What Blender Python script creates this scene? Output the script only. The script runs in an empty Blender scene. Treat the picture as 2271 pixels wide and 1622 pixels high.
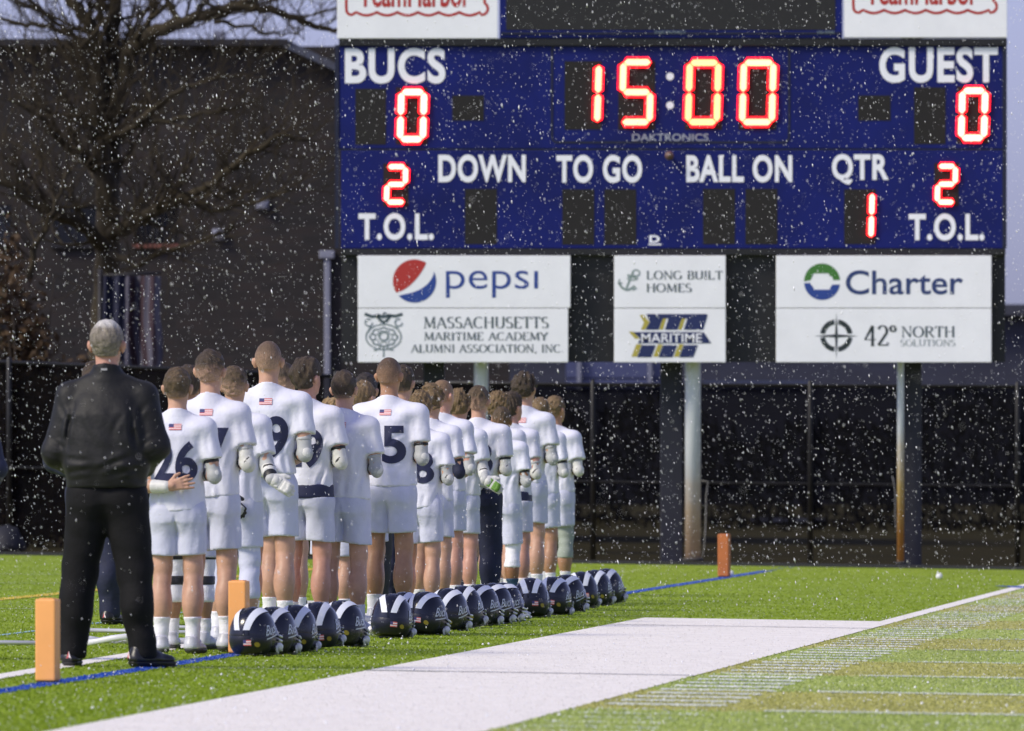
import bpy, bmesh, math, random
import numpy as np
from mathutils import Vector, Matrix
from mathutils.bvhtree import BVHTree

C = bpy.context.scene.collection
R = math.radians
SC = bpy.context.scene

# ------------------------------------------------------------------ camera
F = 25400.0            # focal length in photo pixels (about a 400 mm lens)
CX, HZ = 1135.5, 1008.0
CAMH = 1.19
K = 0.0147             # cross slope of the turf
cam_d = bpy.data.cameras.new('camera')
cam = bpy.data.objects.new('camera', cam_d)
C.objects.link(cam)
cam.location = (0, 0, CAMH)
cam.rotation_euler = (R(90), 0, 0)
cam_d.sensor_width = 36.0
cam_d.lens = 36.0 * F / 2271.0
cam_d.shift_y = (HZ - 811.0) / 2271.0
cam_d.clip_start = 1.0
cam_d.clip_end = 4000.0
cam_d.dof.use_dof = True
cam_d.dof.focus_distance = 76.0
cam_d.dof.aperture_fstop = 8.5
SC.camera = cam

# ------------------------------------------------------------------ sky and light
SUN_L = Vector((-0.66, -0.38, 0.65)).normalized()       # towards the floodlights
w = bpy.data.worlds.new('World')
SC.world = w
w.use_nodes = True
nt = w.node_tree
nt.nodes.clear()
wo = nt.nodes.new('ShaderNodeOutputWorld')
bg = nt.nodes.new('ShaderNodeBackground')
sky = nt.nodes.new('ShaderNodeTexSky')
sky.sky_type = 'NISHITA'
sky.sun_disc = False
sky.sun_elevation = math.asin(SUN_L.z)
sky.sun_rotation = math.atan2(SUN_L.x, SUN_L.y)
sky.air_density = 1.0
sky.dust_density = 1.2
sky.ozone_density = 3.0
tint = nt.nodes.new('ShaderNodeMix')
tint.data_type = 'RGBA'
tint.blend_type = 'MULTIPLY'
tint.inputs[0].default_value = 1.0
tint.inputs[7].default_value = (0.80, 0.82, 1.30, 1)
hsv = nt.nodes.new('ShaderNodeHueSaturation')
hsv.inputs['Saturation'].default_value = 0.45
nt.links.new(sky.outputs[0], hsv.inputs['Color'])
nt.links.new(hsv.outputs[0], tint.inputs[6])
nt.links.new(tint.outputs[2], bg.inputs[0])
bg.inputs[1].default_value = 0.115
nt.links.new(bg.outputs[0], wo.inputs[0])

sun_d = bpy.data.lights.new('sun', 'SUN')
sun_d.energy = 3.1
sun_d.angle = R(16)
sun_d.color = (1.0, 0.91, 0.70)
sun = bpy.data.objects.new('sun', sun_d)
C.objects.link(sun)
sun.rotation_euler = (-SUN_L).to_track_quat('-Z', 'Y').to_euler()
sun.location = (-40, 20, 40)

SC.view_settings.view_transform = 'Standard'
SC.view_settings.look = 'None'
SC.view_settings.gamma = 1.0
SC.view_settings.exposure = 0.2
SC.cycles.max_bounces = 6
SC.cycles.transparent_max_bounces = 16
SC.cycles.use_adaptive_sampling = True

# ------------------------------------------------------------------ helpers
def gz(x):
    return -K * x

def gd(px, py):
    return F * CAMH / (py - HZ - K * (px - CX))

def G(px, py):
    d = gd(px, py)
    x = (px - CX) * d / F
    return Vector((x, d, gz(x)))

def P(px, py, d):
    return Vector(((px - CX) * d / F, d, CAMH + (HZ - py) * d / F))

def link(o, parent=None):
    C.objects.link(o)
    if parent is not None:
        o.parent = parent
    return o

def mesh_np(name, V, Q, mat, parent=None, smooth=True, mats=None, fmat=None, attrs=None):
    """One mesh object from arrays: V (n,3), Q (m,3|4)."""
    V = np.asarray(V, dtype=np.float32)
    Q = np.asarray(Q, dtype=np.int32)
    me = bpy.data.meshes.new(name)
    me.vertices.add(len(V))
    me.vertices.foreach_set('co', V.ravel())
    n = Q.shape[1]
    me.loops.add(Q.size)
    me.loops.foreach_set('vertex_index', Q.ravel())
    me.polygons.add(len(Q))
    me.polygons.foreach_set('loop_start', np.arange(0, Q.size, n, dtype=np.int32))
    me.polygons.foreach_set('loop_total', np.full(len(Q), n, dtype=np.int32))
    me.update(calc_edges=True)
    for m in (mats or [mat]):
        me.materials.append(m)
    if fmat is not None:
        me.polygons.foreach_set('material_index', np.asarray(fmat, dtype=np.int32))
    me.polygons.foreach_set('use_smooth', np.full(len(Q), smooth, dtype=bool))
    for k, v in (attrs or {}).items():
        v = np.asarray(v, dtype=np.float32)
        if v.ndim == 1:
            a = me.attributes.new(k, 'FLOAT', 'POINT')
            a.data.foreach_set('value', v)
        else:
            a = me.attributes.new(k, 'FLOAT_COLOR', 'POINT')
            c4 = np.ones((len(v), 4), dtype=np.float32)
            c4[:, :3] = v
            a.data.foreach_set('color', c4.ravel())
    return link(bpy.data.objects.new(name, me), parent)

def bm_obj(name, bm, mat, parent=None, smooth=False, mats=None):
    me = bpy.data.meshes.new(name)
    bm.normal_update()
    bm.to_mesh(me)
    bm.free()
    for m in (mats or [mat]):
        me.materials.append(m)
    if smooth:
        me.polygons.foreach_set('use_smooth', np.full(len(me.polygons), True, dtype=bool))
    return link(bpy.data.objects.new(name, me), parent)

def tag(o, label=None, cat=None, group=None, kind=None):
    if label: o['label'] = label
    if cat: o['category'] = cat
    if group: o['group'] = group
    if kind: o['kind'] = kind
    return o

def empty(name, loc, rz=0.0):
    o = bpy.data.objects.new(name, None)
    o.empty_display_size = 0.1
    o.location = loc
    o.rotation_euler = (0, 0, rz)
    return link(o)

def copy_tree(o, parent=None):
    c = o.copy()
    C.objects.link(c)
    c.parent = parent
    for ch in list(o.children):
        copy_tree(ch, c)
    return c

def box(bm, lo, hi, bev=0.0, mi=0):
    lo = Vector(lo); hi = Vector(hi)
    r = bmesh.ops.create_cube(bm, size=1.0)
    vs = r['verts']
    for v in vs:
        v.co = Vector([(lo[i] + hi[i]) / 2 + v.co[i] * (hi[i] - lo[i]) for i in range(3)])
    fs = set(f for v in vs for f in v.link_faces)
    for f in fs: f.material_index = mi
    if bev > 0:
        es = list(set(e for v in vs for e in v.link_edges))
        bmesh.ops.bevel(bm, geom=es, offset=bev, segments=2, affect='EDGES', profile=0.6)

def tube(bm, pts, rad, n=8, cap=True, mi=0, flat=1.0):
    """Tapered tube through pts; rad a number or a list."""
    pts = [Vector(p) for p in pts]
    if not hasattr(rad, '__len__'): rad = [rad] * len(pts)
    rings = []
    prev = None
    for i, p in enumerate(pts):
        a = pts[max(i - 1, 0)]; b = pts[min(i + 1, len(pts) - 1)]
        t = (b - a)
        if t.length < 1e-9: t = Vector((0, 0, 1))
        t.normalize()
        if prev is None:
            ref = Vector((0, 0, 1)) if abs(t.z) < 0.9 else Vector((1, 0, 0))
            nrm = t.cross(ref).normalized()
        else:
            nrm = (prev - t * prev.dot(t))
            nrm = nrm.normalized() if nrm.length > 1e-6 else t.orthogonal().normalized()
        prev = nrm
        bn = t.cross(nrm)
        rings.append([bm.verts.new(p + (nrm * math.cos(2 * math.pi * k / n) + bn * math.sin(2 * math.pi * k / n) * flat) * rad[i]) for k in range(n)])
    for i in range(len(rings) - 1):
        for k in range(n):
            f = bm.faces.new((rings[i][k], rings[i][(k + 1) % n], rings[i + 1][(k + 1) % n], rings[i + 1][k]))
            f.material_index = mi
            f.smooth = True
    if cap:
        bm.faces.new(list(reversed(rings[0]))).material_index = mi
        bm.faces.new(rings[-1]).material_index = mi

# ------------------------------------------------------------------ materials
MATS = {}
def mat(name, col, rough=0.6, var=0.0, scale=20.0, bump=0.0, bscale=None, metal=0.0, spec=0.5, emit=None, estr=0.0,
        stretch=None, sheen=0.0, attr=None, coat=0.0):
    if name in MATS: return MATS[name]
    m = bpy.data.materials.new(name)
    m.use_nodes = True
    t = m.node_tree
    b = t.nodes['Principled BSDF']
    b.inputs['Base Color'].default_value = (*col, 1)
    b.inputs['Roughness'].default_value = rough
    b.inputs['Metallic'].default_value = metal
    b.inputs['Specular IOR Level'].default_value = spec
    if sheen: b.inputs['Sheen Weight'].default_value = sheen
    if coat: b.inputs['Coat Weight'].default_value = coat
    if emit:
        b.inputs['Emission Color'].default_value = (*emit, 1)
        b.inputs['Emission Strength'].default_value = estr
    src = None
    if attr:
        a = t.nodes.new('ShaderNodeAttribute'); a.attribute_name = attr
        src = a.outputs['Color']
        t.links.new(src, b.inputs['Base Color'])
    if var > 0 or bump > 0:
        tc = t.nodes.new('ShaderNodeTexCoord')
        co = tc.outputs['Object']
        if stretch:
            mp = t.nodes.new('ShaderNodeMapping'); mp.inputs['Scale'].default_value = stretch
            t.links.new(co, mp.inputs['Vector']); co = mp.outputs['Vector']
    if var > 0:
        n = t.nodes.new('ShaderNodeTexNoise')
        n.inputs['Scale'].default_value = scale
        n.inputs['Detail'].default_value = 5
        n.inputs['Roughness'].default_value = 0.65
        t.links.new(co, n.inputs['Vector'])
        mr = t.nodes.new('ShaderNodeMapRange')
        mr.inputs[1].default_value = 0.25; mr.inputs[2].default_value = 0.75
        mr.inputs[3].default_value = 1 - var; mr.inputs[4].default_value = 1 + var
        t.links.new(n.outputs['Fac'], mr.inputs[0])
        mx = t.nodes.new('ShaderNodeVectorMath'); mx.operation = 'SCALE'
        if src is not None: t.links.new(src, mx.inputs[0])
        else: mx.inputs[0].default_value = col
        t.links.new(mr.outputs[0], mx.inputs['Scale'])
        t.links.new(mx.outputs[0], b.inputs['Base Color'])
    if bump > 0:
        n2 = t.nodes.new('ShaderNodeTexNoise')
        n2.inputs['Scale'].default_value = bscale or scale * 3
        n2.inputs['Detail'].default_value = 4
        t.links.new(co, n2.inputs['Vector'])
        bp = t.nodes.new('ShaderNodeBump')
        bp.inputs['Strength'].default_value = bump
        bp.inputs['Distance'].default_value = 0.01
        t.links.new(n2.outputs['Fac'], bp.inputs['Height'])
        t.links.new(bp.outputs[0], b.inputs['Normal'])
    MATS[name] = m
    return m

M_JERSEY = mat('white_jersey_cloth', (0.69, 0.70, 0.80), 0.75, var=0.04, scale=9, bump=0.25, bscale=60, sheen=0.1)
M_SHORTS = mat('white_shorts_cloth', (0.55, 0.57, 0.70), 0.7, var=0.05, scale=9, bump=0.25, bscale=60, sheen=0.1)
M_NAVY = mat('navy_print', (0.012, 0.016, 0.06), 0.55)
M_NAVYCLOTH = mat('navy_cloth', (0.012, 0.016, 0.045), 0.8, var=0.25, scale=14, bump=0.3)
M_BLACKCLOTH = mat('black_cloth', (0.0042, 0.0042, 0.0052), 0.62, var=0.25, scale=12, bump=0.3, bscale=30, spec=0.35, sheen=0.05)
M_SLACKS = mat('black_slacks', (0.0045, 0.0045, 0.0055), 0.8, var=0.3, scale=14, bump=0.25, bscale=40, spec=.25)
M_CHAR = mat('charcoal_cloth', (0.025, 0.026, 0.03), 0.8, var=0.2)
M_SOCK = mat('white_sock', (0.78, 0.78, 0.82), 0.85, var=0.06, scale=40, bump=0.4, bscale=120)
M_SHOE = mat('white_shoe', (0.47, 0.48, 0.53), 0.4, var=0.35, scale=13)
M_SOLE = mat('grey_sole', (0.055, 0.055, 0.06), 0.5)
M_BLKSHOE = mat('black_leather', (0.012, 0.012, 0.013), 0.35, var=0.2)
M_PAD = mat('white_pad', (0.62, 0.62, 0.59), 0.5, var=0.08, scale=25, bump=0.15)
M_PADG = mat('grey_pad', (0.40, 0.41, 0.41), 0.6, var=0.1, scale=25)
M_BLK = mat('black_rubber', (0.012, 0.012, 0.014), 0.5)
M_GREENPAD = mat('lime_glove_palm', (0.10, 0.24, 0.02), 0.6, var=0.2)
M_SLEEVEGREY = mat('sage_knee_sleeve', (0.30, 0.34, 0.29), 0.8, var=0.08)
M_TURQ = mat('slate_blue_sock', (0.03, 0.07, 0.13), 0.8, var=0.1)
M_RED = mat('flag_red', (0.62, 0.13, 0.13), 0.7)
M_FWHITE = mat('flag_white', (0.78, 0.70, 0.72), 0.7)
M_FBLUE = mat('flag_blue', (0.05, 0.05, 0.17), 0.7)

# ------------------------------------------------------------------ implicit surfaces
class Field:
    def __init__(s, lo, hi, h):
        s.lo = np.array(lo, float); s.h = h
        n = np.ceil((np.array(hi) - s.lo) / h).astype(int) + 1
        s.ax = [s.lo[i] + np.arange(n[i]) * h for i in range(3)]
        s.F = np.full(tuple(n), 0.3)
    def sub(s, lo, hi, pad=0.06):
        sl = []
        for i in range(3):
            a = int(np.floor((lo[i] - pad - s.lo[i]) / s.h)); b = int(np.ceil((hi[i] + pad - s.lo[i]) / s.h)) + 1
            a = max(a, 0); b = min(b, len(s.ax[i]))
            if b <= a: return None
            sl.append(slice(a, b))
        X = s.ax[0][sl[0]][:, None, None]; Y = s.ax[1][sl[1]][None, :, None]; Z = s.ax[2][sl[2]][None, None, :]
        return tuple(sl), X, Y, Z
    def add(s, prim, k=0.02, cut=None):
        fn, lo, hi = prim
        r = s.sub(lo, hi)
        if r is None: return s
        sl, X, Y, Z = r
        d = fn(X, Y, Z)
        if cut is not None: d = np.maximum(d, cut(X, Y, Z))
        a = s.F[sl]
        if k > 0:
            hh = np.maximum(k - np.abs(a - d), 0) / k
            s.F[sl] = np.minimum(a, d) - hh * hh * k * 0.25
        else:
            s.F[sl] = np.minimum(a, d)
        return s
    def grid(s):
        return s.ax[0][:, None, None], s.ax[1][None, :, None], s.ax[2][None, None, :]
    def clip(s, fn):
        s.F = np.maximum(s.F, fn(*s.grid())); return s
    def displace(s, fn):
        s.F = s.F + fn(*s.grid()); return s
    def mesh(s, smooth=1):
        return nets(s.F, s.lo, s.h, smooth)

def nets(Fv, lo, h, smooth=1):
    Fv = Fv.copy()
    Fv[0], Fv[-1] = 1, 1; Fv[:, 0], Fv[:, -1] = 1, 1; Fv[:, :, 0], Fv[:, :, -1] = 1, 1
    S = Fv < 0
    cnt = np.zeros(tuple(np.array(S.shape) - 1), np.int8)
    for a in (0, 1):
        for b in (0, 1):
            for c in (0, 1):
                cnt += S[a:S.shape[0] - 1 + a, b:S.shape[1] - 1 + b, c:S.shape[2] - 1 + c]
    act = (cnt > 0) & (cnt < 8)
    idx = np.argwhere(act)
    vid = np.full(act.shape, -1, np.int32); vid[act] = np.arange(len(idx))
    offs = [(a, b, c) for a in (0, 1) for b in (0, 1) for c in (0, 1)]
    fv = {o: Fv[idx[:, 0] + o[0], idx[:, 1] + o[1], idx[:, 2] + o[2]] for o in offs}
    acc = np.zeros((len(idx), 3)); n = np.zeros(len(idx))
    for o in offs:
        for ax in range(3):
            if o[ax] == 0:
                q = list(o); q[ax] = 1; q = tuple(q)
                f0, f1 = fv[o], fv[q]
                m = (f0 < 0) != (f1 < 0)
                t = np.where(m, f0 / np.where(m, f0 - f1, 1), 0)
                p = np.zeros((len(idx), 3)); p[:] = o; p[:, ax] = t
                acc += p * m[:, None]; n += m
    V = lo + (idx + acc / np.maximum(n, 1)[:, None]) * h
    Q = []
    for ax in range(3):
        b, c = [(1, 2), (2, 0), (0, 1)][ax]
        s0 = [slice(None)] * 3; s1 = [slice(None)] * 3
        s0[ax] = slice(0, -1); s1[ax] = slice(1, None)
        A, B = S[tuple(s0)], S[tuple(s1)]
        e = np.argwhere(A != B)
        if not len(e): continue
        ins = A[e[:, 0], e[:, 1], e[:, 2]]
        q = []
        for db, dc in ((-1, -1), (0, -1), (0, 0), (-1, 0)):
            g = e.copy(); g[:, b] += db; g[:, c] += dc
            q.append(vid[g[:, 0], g[:, 1], g[:, 2]])
        q = np.stack(q, 1)
        q[~ins] = q[~ins][:, ::-1]
        Q.append(q)
    Q = np.concatenate(Q)
    for _ in range(smooth):
        E = np.concatenate([Q[:, [0, 1]], Q[:, [1, 2]], Q[:, [2, 3]], Q[:, [3, 0]]])
        sm = np.zeros_like(V); ct = np.zeros(len(V))
        np.add.at(sm, E[:, 0], V[E[:, 1]]); np.add.at(ct, E[:, 0], 1)
        np.add.at(sm, E[:, 1], V[E[:, 0]]); np.add.at(ct, E[:, 1], 1)
        V = V * 0.5 + 0.5 * sm / np.maximum(ct, 1)[:, None]
    return V, Q

def rc(a, ra, b, rb, sy=1.0):
    a = np.array(a, float); b = np.array(b, float); ba = b - a
    L = float(ba.dot(ba)) or 1e-9
    m = max(ra, rb)
    def fn(X, Y, Z):
        x, y, z = X - a[0], Y - a[1], Z - a[2]
        t = np.clip((x * ba[0] + y * ba[1] + z * ba[2]) / L, 0, 1)
        return np.sqrt((x - t * ba[0]) ** 2 + ((y - t * ba[1]) / sy) ** 2 + (z - t * ba[2]) ** 2) * min(1, sy) - (ra + t * (rb - ra)) * min(1, sy)
    return fn, np.minimum(a, b) - m * max(1, sy), np.maximum(a, b) + m * max(1, sy)

def ell(c, r):
    c = np.array(c, float); r = np.array(r, float)
    def fn(X, Y, Z):
        x, y, z = (X - c[0]) / r[0], (Y - c[1]) / r[1], (Z - c[2]) / r[2]
        k0 = np.sqrt(x * x + y * y + z * z)
        k1 = np.sqrt((x / r[0]) ** 2 + (y / r[1]) ** 2 + (z / r[2]) ** 2) + 1e-9
        return k0 * (k0 - 1) / k1
    return fn, c - r, c + r

def loft(st, n=2.3):
    """st: list of (z, cx, cy, rx, ry) from low to high."""
    st = np.array(st, float)
    def fn(X, Y, Z):
        i = lambda c: np.interp(Z, st[:, 0], st[:, c])
        cx, cy, rx, ry = i(1), i(2), i(3), i(4)
        r = (np.abs((X - cx) / rx) ** n + np.abs((Y - cy) / ry) ** n) ** (1.0 / n)
        d = (r - 1) * np.minimum(rx, ry)
        return np.maximum(d, np.maximum(st[0, 0] - Z, Z - st[-1, 0]))
    mx = st[:, 3].max(); my = st[:, 4].max()
    return fn, np.array([st[:, 1].min() - mx, st[:, 2].min() - my, st[0, 0]]), np.array([st[:, 1].max() + mx, st[:, 2].max() + my, st[-1, 0]])

def wav(seed, f, amp, sx=1, sy=1, sz=1):
    rs = np.random.RandomState(seed)
    ks = rs.normal(0, 1, (6, 3)) * np.array([sx, sy, sz]) * f
    ph = rs.uniform(0, 6.28, 6)
    def fn(X, Y, Z):
        s = 0
        for k, p in zip(ks, ph):
            s = s + np.sin(k[0] * X + k[1] * Y + k[2] * Z + p)
        return amp * s / 3.0
    return fn

# ------------------------------------------------------------------ flat lettering
def text_arrays(body, offset=0.0, shear=0.0, space=1.0):
    cu = bpy.data.curves.new('lettering_curve', 'FONT')
    cu.body = body
    cu.size = 1.0
    cu.offset = offset
    cu.shear = shear
    cu.space_character = space
    cu.resolution_u = 6
    cu.fill_mode = 'FRONT'
    ob = bpy.data.objects.new('lettering_curve', cu)
    C.objects.link(ob)
    dg = bpy.context.evaluated_depsgraph_get()
    me = bpy.data.meshes.new_from_object(ob.evaluated_get(dg))
    V = np.array([v.co[:] for v in me.vertices], float)
    T = [tuple(p.vertices) for p in me.polygons]
    bpy.data.objects.remove(ob); bpy.data.curves.remove(cu); bpy.data.meshes.remove(me)
    return V, T

def fit(V, x0, x1, z0, z1):
    lo, hi = V.min(0), V.max(0)
    u = (V[:, 0] - lo[0]) / max(hi[0] - lo[0], 1e-6); v = (V[:, 1] - lo[1]) / max(hi[1] - lo[1], 1e-6)
    return x0 + u * (x1 - x0), z0 + v * (z1 - z0)

def project(name, polys2d, bvh, org_y, m, parent, off=0.003, step=0.02, direction=(0, 1, 0), mats=None, fm=None, to3d=None, smooth=True):
    """Lay flat faces (list of [(a,b),...]) onto a surface by ray casting."""
    bm = bmesh.new()
    for i, poly in enumerate(polys2d):
        f = bm.faces.new([bm.verts.new((p[0], 0, p[1])) for p in poly])
        if fm: f.material_index = fm[i]
    bmesh.ops.remove_doubles(bm, verts=bm.verts, dist=1e-5)
    xs = [v.co.x for v in bm.verts]; zs = [v.co.z for v in bm.verts]
    x = math.floor(min(xs) / step) * step
    while x < max(xs):
        x += step
        bmesh.ops.bisect_plane(bm, geom=bm.verts[:] + bm.edges[:] + bm.faces[:], plane_co=(x, 0, 0), plane_no=(1, 0, 0))
    z = math.floor(min(zs) / step) * step
    while z < max(zs):
        z += step
        bmesh.ops.bisect_plane(bm, geom=bm.verts[:] + bm.edges[:] + bm.faces[:], plane_co=(0, 0, z), plane_no=(0, 0, 1))
    dead = []
    for v in bm.verts:
        o, dr = (Vector((v.co.x, org_y, v.co.z)), Vector(direction)) if to3d is None else to3d(v.co.x, v.co.z)
        hit, nrm, _, _ = bvh.ray_cast(o, dr)
        if hit is None: dead.append(v)
        else:
            if nrm.dot(dr) > 0: nrm = -nrm
            v.co = hit - dr * off * 0.6 + nrm * off * 0.6
    bmesh.ops.delete(bm, geom=dead, context='VERTS')
    return bm_obj(name, bm, m, parent, smooth, mats)

def bvh_of(V, Q):
    return BVHTree.FromPolygons([tuple(v) for v in V], [tuple(q) for q in Q])
# ------------------------------------------------------------------ the field
DIRS = Vector((0.0838, 1.0, 0)).normalized()          # along the sideline
PERP = Vector((DIRS.y, -DIRS.x, 0))                   # towards the field
ORG = G(1400, 1537.7); ORG.z = 0

def uv_of(x, y):
    dx, dy = x - ORG.x, y - ORG.y
    return dx * DIRS.x + dy * DIRS.y, dx * PERP.x + dy * PERP.y

def uv_pt(u, v, dz=0.0):
    p = ORG + DIRS * u + PERP * v
    return Vector((p.x, p.y, gz(p.x) + dz))

def ground_mat(name, base, alt=None):
    m = bpy.data.materials.new(name); m.use_nodes = True
    t = m.node_tree; b = t.nodes['Principled BSDF']
    b.inputs['Roughness'].default_value = 0.75
    b.inputs['Specular IOR Level'].default_value = 0.25
    tc = t.nodes.new('ShaderNodeTexCoord')
    def noise(sc, det=4):
        n = t.nodes.new('ShaderNodeTexNoise'); n.inputs['Scale'].default_value = sc; n.inputs['Detail'].default_value = det
        t.links.new(tc.outputs['Object'], n.inputs['Vector']); return n.outputs['Fac']
    def ramp(src, pts):
        r = t.nodes.new('ShaderNodeValToRGB')
        e = r.color_ramp.elements
        while len(e) < len(pts): e.new(0.5)
        for i, (p, c) in enumerate(pts): e[i].position = p; e[i].color = (*c, 1)
        t.links.new(src, r.inputs[0]); return r.outputs[0]
    def mixc(f, a, bb, mode='MIX'):
        mx = t.nodes.new('ShaderNodeMix'); mx.data_type = 'RGBA'; mx.blend_type = mode
        if isinstance(f, float): mx.inputs[0].default_value = f
        else: t.links.new(f, mx.inputs[0])
        t.links.new(a, mx.inputs[6]); t.links.new(bb, mx.inputs[7]); return mx.outputs[2]
    d = tuple(c * 0.62 for c in base); l = tuple(min(1, c * 1.35) for c in base)
    col = ramp(noise(70, 6), [(0.3, d), (0.55, base), (0.75, l)])
    big = ramp(noise(0.9, 3), [(0.3, (0.82, 0.82, 0.82)), (0.7, (1.15, 1.15, 1.1))])
    if alt:
        sx = t.nodes.new('ShaderNodeSeparateXYZ'); t.links.new(tc.outputs['Object'], sx.inputs[0])
        def lin(a, bb, c):
            v = t.nodes.new('ShaderNodeVectorMath'); v.operation = 'DOT_PRODUCT'
            t.links.new(tc.outputs['Object'], v.inputs[0]); v.inputs[1].default_value = (a, bb, 0)
            s = t.nodes.new('ShaderNodeMath'); s.operation = 'ADD'; s.inputs[1].default_value = c
            t.links.new(v.outputs['Value'], s.inputs[0]); return s.outputs[0]
        u = lin(DIRS.x, DIRS.y, -(ORG.x * DIRS.x + ORG.y * DIRS.y) - U0)
        vv = lin(PERP.x, PERP.y, -(ORG.x * PERP.x + ORG.y * PERP.y))
        mo = t.nodes.new('ShaderNodeMath'); mo.operation = 'FLOORED_MODULO'; mo.inputs[1].default_value = 9.144
        t.links.new(u, mo.inputs[0])
        gt = t.nodes.new('ShaderNodeMath'); gt.operation = 'GREATER_THAN'; gt.inputs[1].default_value = 4.572
        t.links.new(mo.outputs[0], gt.inputs[0])
        g2 = t.nodes.new('ShaderNodeMath'); g2.operation = 'GREATER_THAN'; g2.inputs[1].default_value = 0.0
        t.links.new(vv, g2.inputs[0])
        ml = t.nodes.new('ShaderNodeMath'); ml.operation = 'MULTIPLY'
        t.links.new(gt.outputs[0], ml.inputs[0]); t.links.new(g2.outputs[0], ml.inputs[1])
        ac = ramp(noise(70, 6), [(0.3, tuple(c * 0.65 for c in alt)), (0.55, alt), (0.75, tuple(c * 1.3 for c in alt))])
        fc = ramp(noise(70, 6), [(0.3, tuple(c * 0.7 for c in TURF_FIELD)), (0.55, TURF_FIELD), (0.75, tuple(c * 1.25 for c in TURF_FIELD))])
        col = mixc(g2.outputs[0], col, fc)
        col = mixc(ml.outputs[0], col, ac)
    col = mixc(1.0, col, big, 'MULTIPLY')
    t.links.new(col, b.inputs['Base Color'])
    bp = t.nodes.new('ShaderNodeBump'); bp.inputs['Strength'].default_value = 0.6; bp.inputs['Distance'].default_value = 0.02
    t.links.new(noise(90, 4), bp.inputs['Height']); t.links.new(bp.outputs[0], b.inputs['Normal'])
    return m

U0 = uv_of(*(G(2271, 1474.4).xy))[0]        # a yard line; the band beyond it is green
TURF = (0.265, 0.365, 0.022)
TURF_FIELD = (0.42, 0.50, 0.14)  # rain mist and wet sheen paled into the turf colour
OLIVE = (0.48, 0.475, 0.15)
M_TURF = ground_mat('turf', TURF, OLIVE)
M_DRY = ground_mat('dry_grass', (0.17, 0.145, 0.055))
M_PAINT = mat('white_field_paint', (0.85, 0.81, 0.74), 0.7, var=0.12, scale=5, bump=0.5, bscale=90)
M_BLUEP = mat('blue_field_paint', (0.022, 0.085, 0.40), 0.7, var=0.25, scale=40)
M_YELP = mat('yellow_field_paint', (0.66, 0.47, 0.03), 0.7, var=0.15, scale=40)
M_SEAM = mat('dark_turf_seam', (0.10, 0.11, 0.16), 0.8, var=0.5, scale=25)
M_FAINT = mat('worn_white_paint', (0.42, 0.47, 0.38), 0.8, var=0.3, scale=60)
TURF_END = 126.0

def sheet(name, quad, m, label=None):
    bm = bmesh.new()
    bm.faces.new([bm.verts.new(q) for q in quad])
    o = bm_obj(name, bm, m)
    tag(o, kind='structure')
    return o

def gp(x, y, dz): return (x, y, gz(x) + dz)
sheet('turf_field', [gp(-60, 5, 0), gp(60, 5, 0), gp(60, TURF_END, 0), gp(-60, TURF_END, 0)], M_TURF)
# ground reaching to the horizon beyond the field
sheet('terrain', [gp(-700, -50, -0.12), gp(700, -50, -0.12), (700, 3500, -10.4), (-700, 3500, 10.2)], M_DRY)
# kerb at the end of the turf
bm = bmesh.new()
for xa in range(-30, 30, 6):
    xb = xa + 6
    v = [bm.verts.new(p) for p in ((xa, TURF_END, gz(xa) - .1), (xb, TURF_END, gz(xb) - .1), (xb, TURF_END, gz(xb) + .035), (xa, TURF_END, gz(xa) + .035),
                                   (xa, TURF_END + .2, gz(xa) + .035), (xb, TURF_END + .2, gz(xb) + .035))]
    bm.faces.new((v[0], v[1], v[2], v[3])); bm.faces.new((v[3], v[2], v[5], v[4]))
tag(bm_obj('field_kerb', bm, mat('dark_kerb', (0.03, 0.03, 0.032), 0.7, var=0.2)), kind='structure')

U_END = uv_of(*(G(1430, 1371).xy))[0]
W_BOX = 1.86
def strip(name, u0, u1, v0, v1, dz, m):
    return sheet(name, [uv_pt(u0, v0, dz), uv_pt(u0, v1, dz), uv_pt(u1, v1, dz), uv_pt(u1, v0, dz)], m)
LA, LB = uv_of(*G(115, 1622).xy), uv_of(*G(1430, 1371).xy)     # left edge of the wide white strip
def v_left(u): return LA[1] + (LB[1] - LA[1]) * (u - LA[0]) / (LB[0] - LA[0])
sheet('sideline_marking', [uv_pt(-40, v_left(-40), .004), uv_pt(-40, 0, .004), uv_pt(U_END, 0, .004), uv_pt(U_END, v_left(U_END), .004)], M_PAINT)
strip('sideline_marking', U_END + 0.001, U_END + 45, -0.13, 0.0, 0.004, M_PAINT)
for s in range(-1, 2):
    us = uv_of(*(G(1170, 1495).xy))[0] + s * 18.288
    if us < U_END: strip('turf_seam_marking', us, us + 0.09, v_left(us), 0, 0.008, M_SEAM)
# one-yard ticks and five-yard lines
k0 = U0 - 9.144
n = 0
u = U0 - 4.572 * 9
while u < U0 + 60:
    q = abs(((u - U0) / 4.572) - round((u - U0) / 4.572)) < 0.02
    if not q:
        strip('yard_tick_marking', u, u + 0.10, 0.10, 0.66, 0.004, M_FAINT if n % 3 else M_PAINT)
    else:
        strip('yard_line_marking', u, u + 0.10, 0.9, 14, 0.004, M_FAINT)
    n += 1
    u += 0.9144

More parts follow.
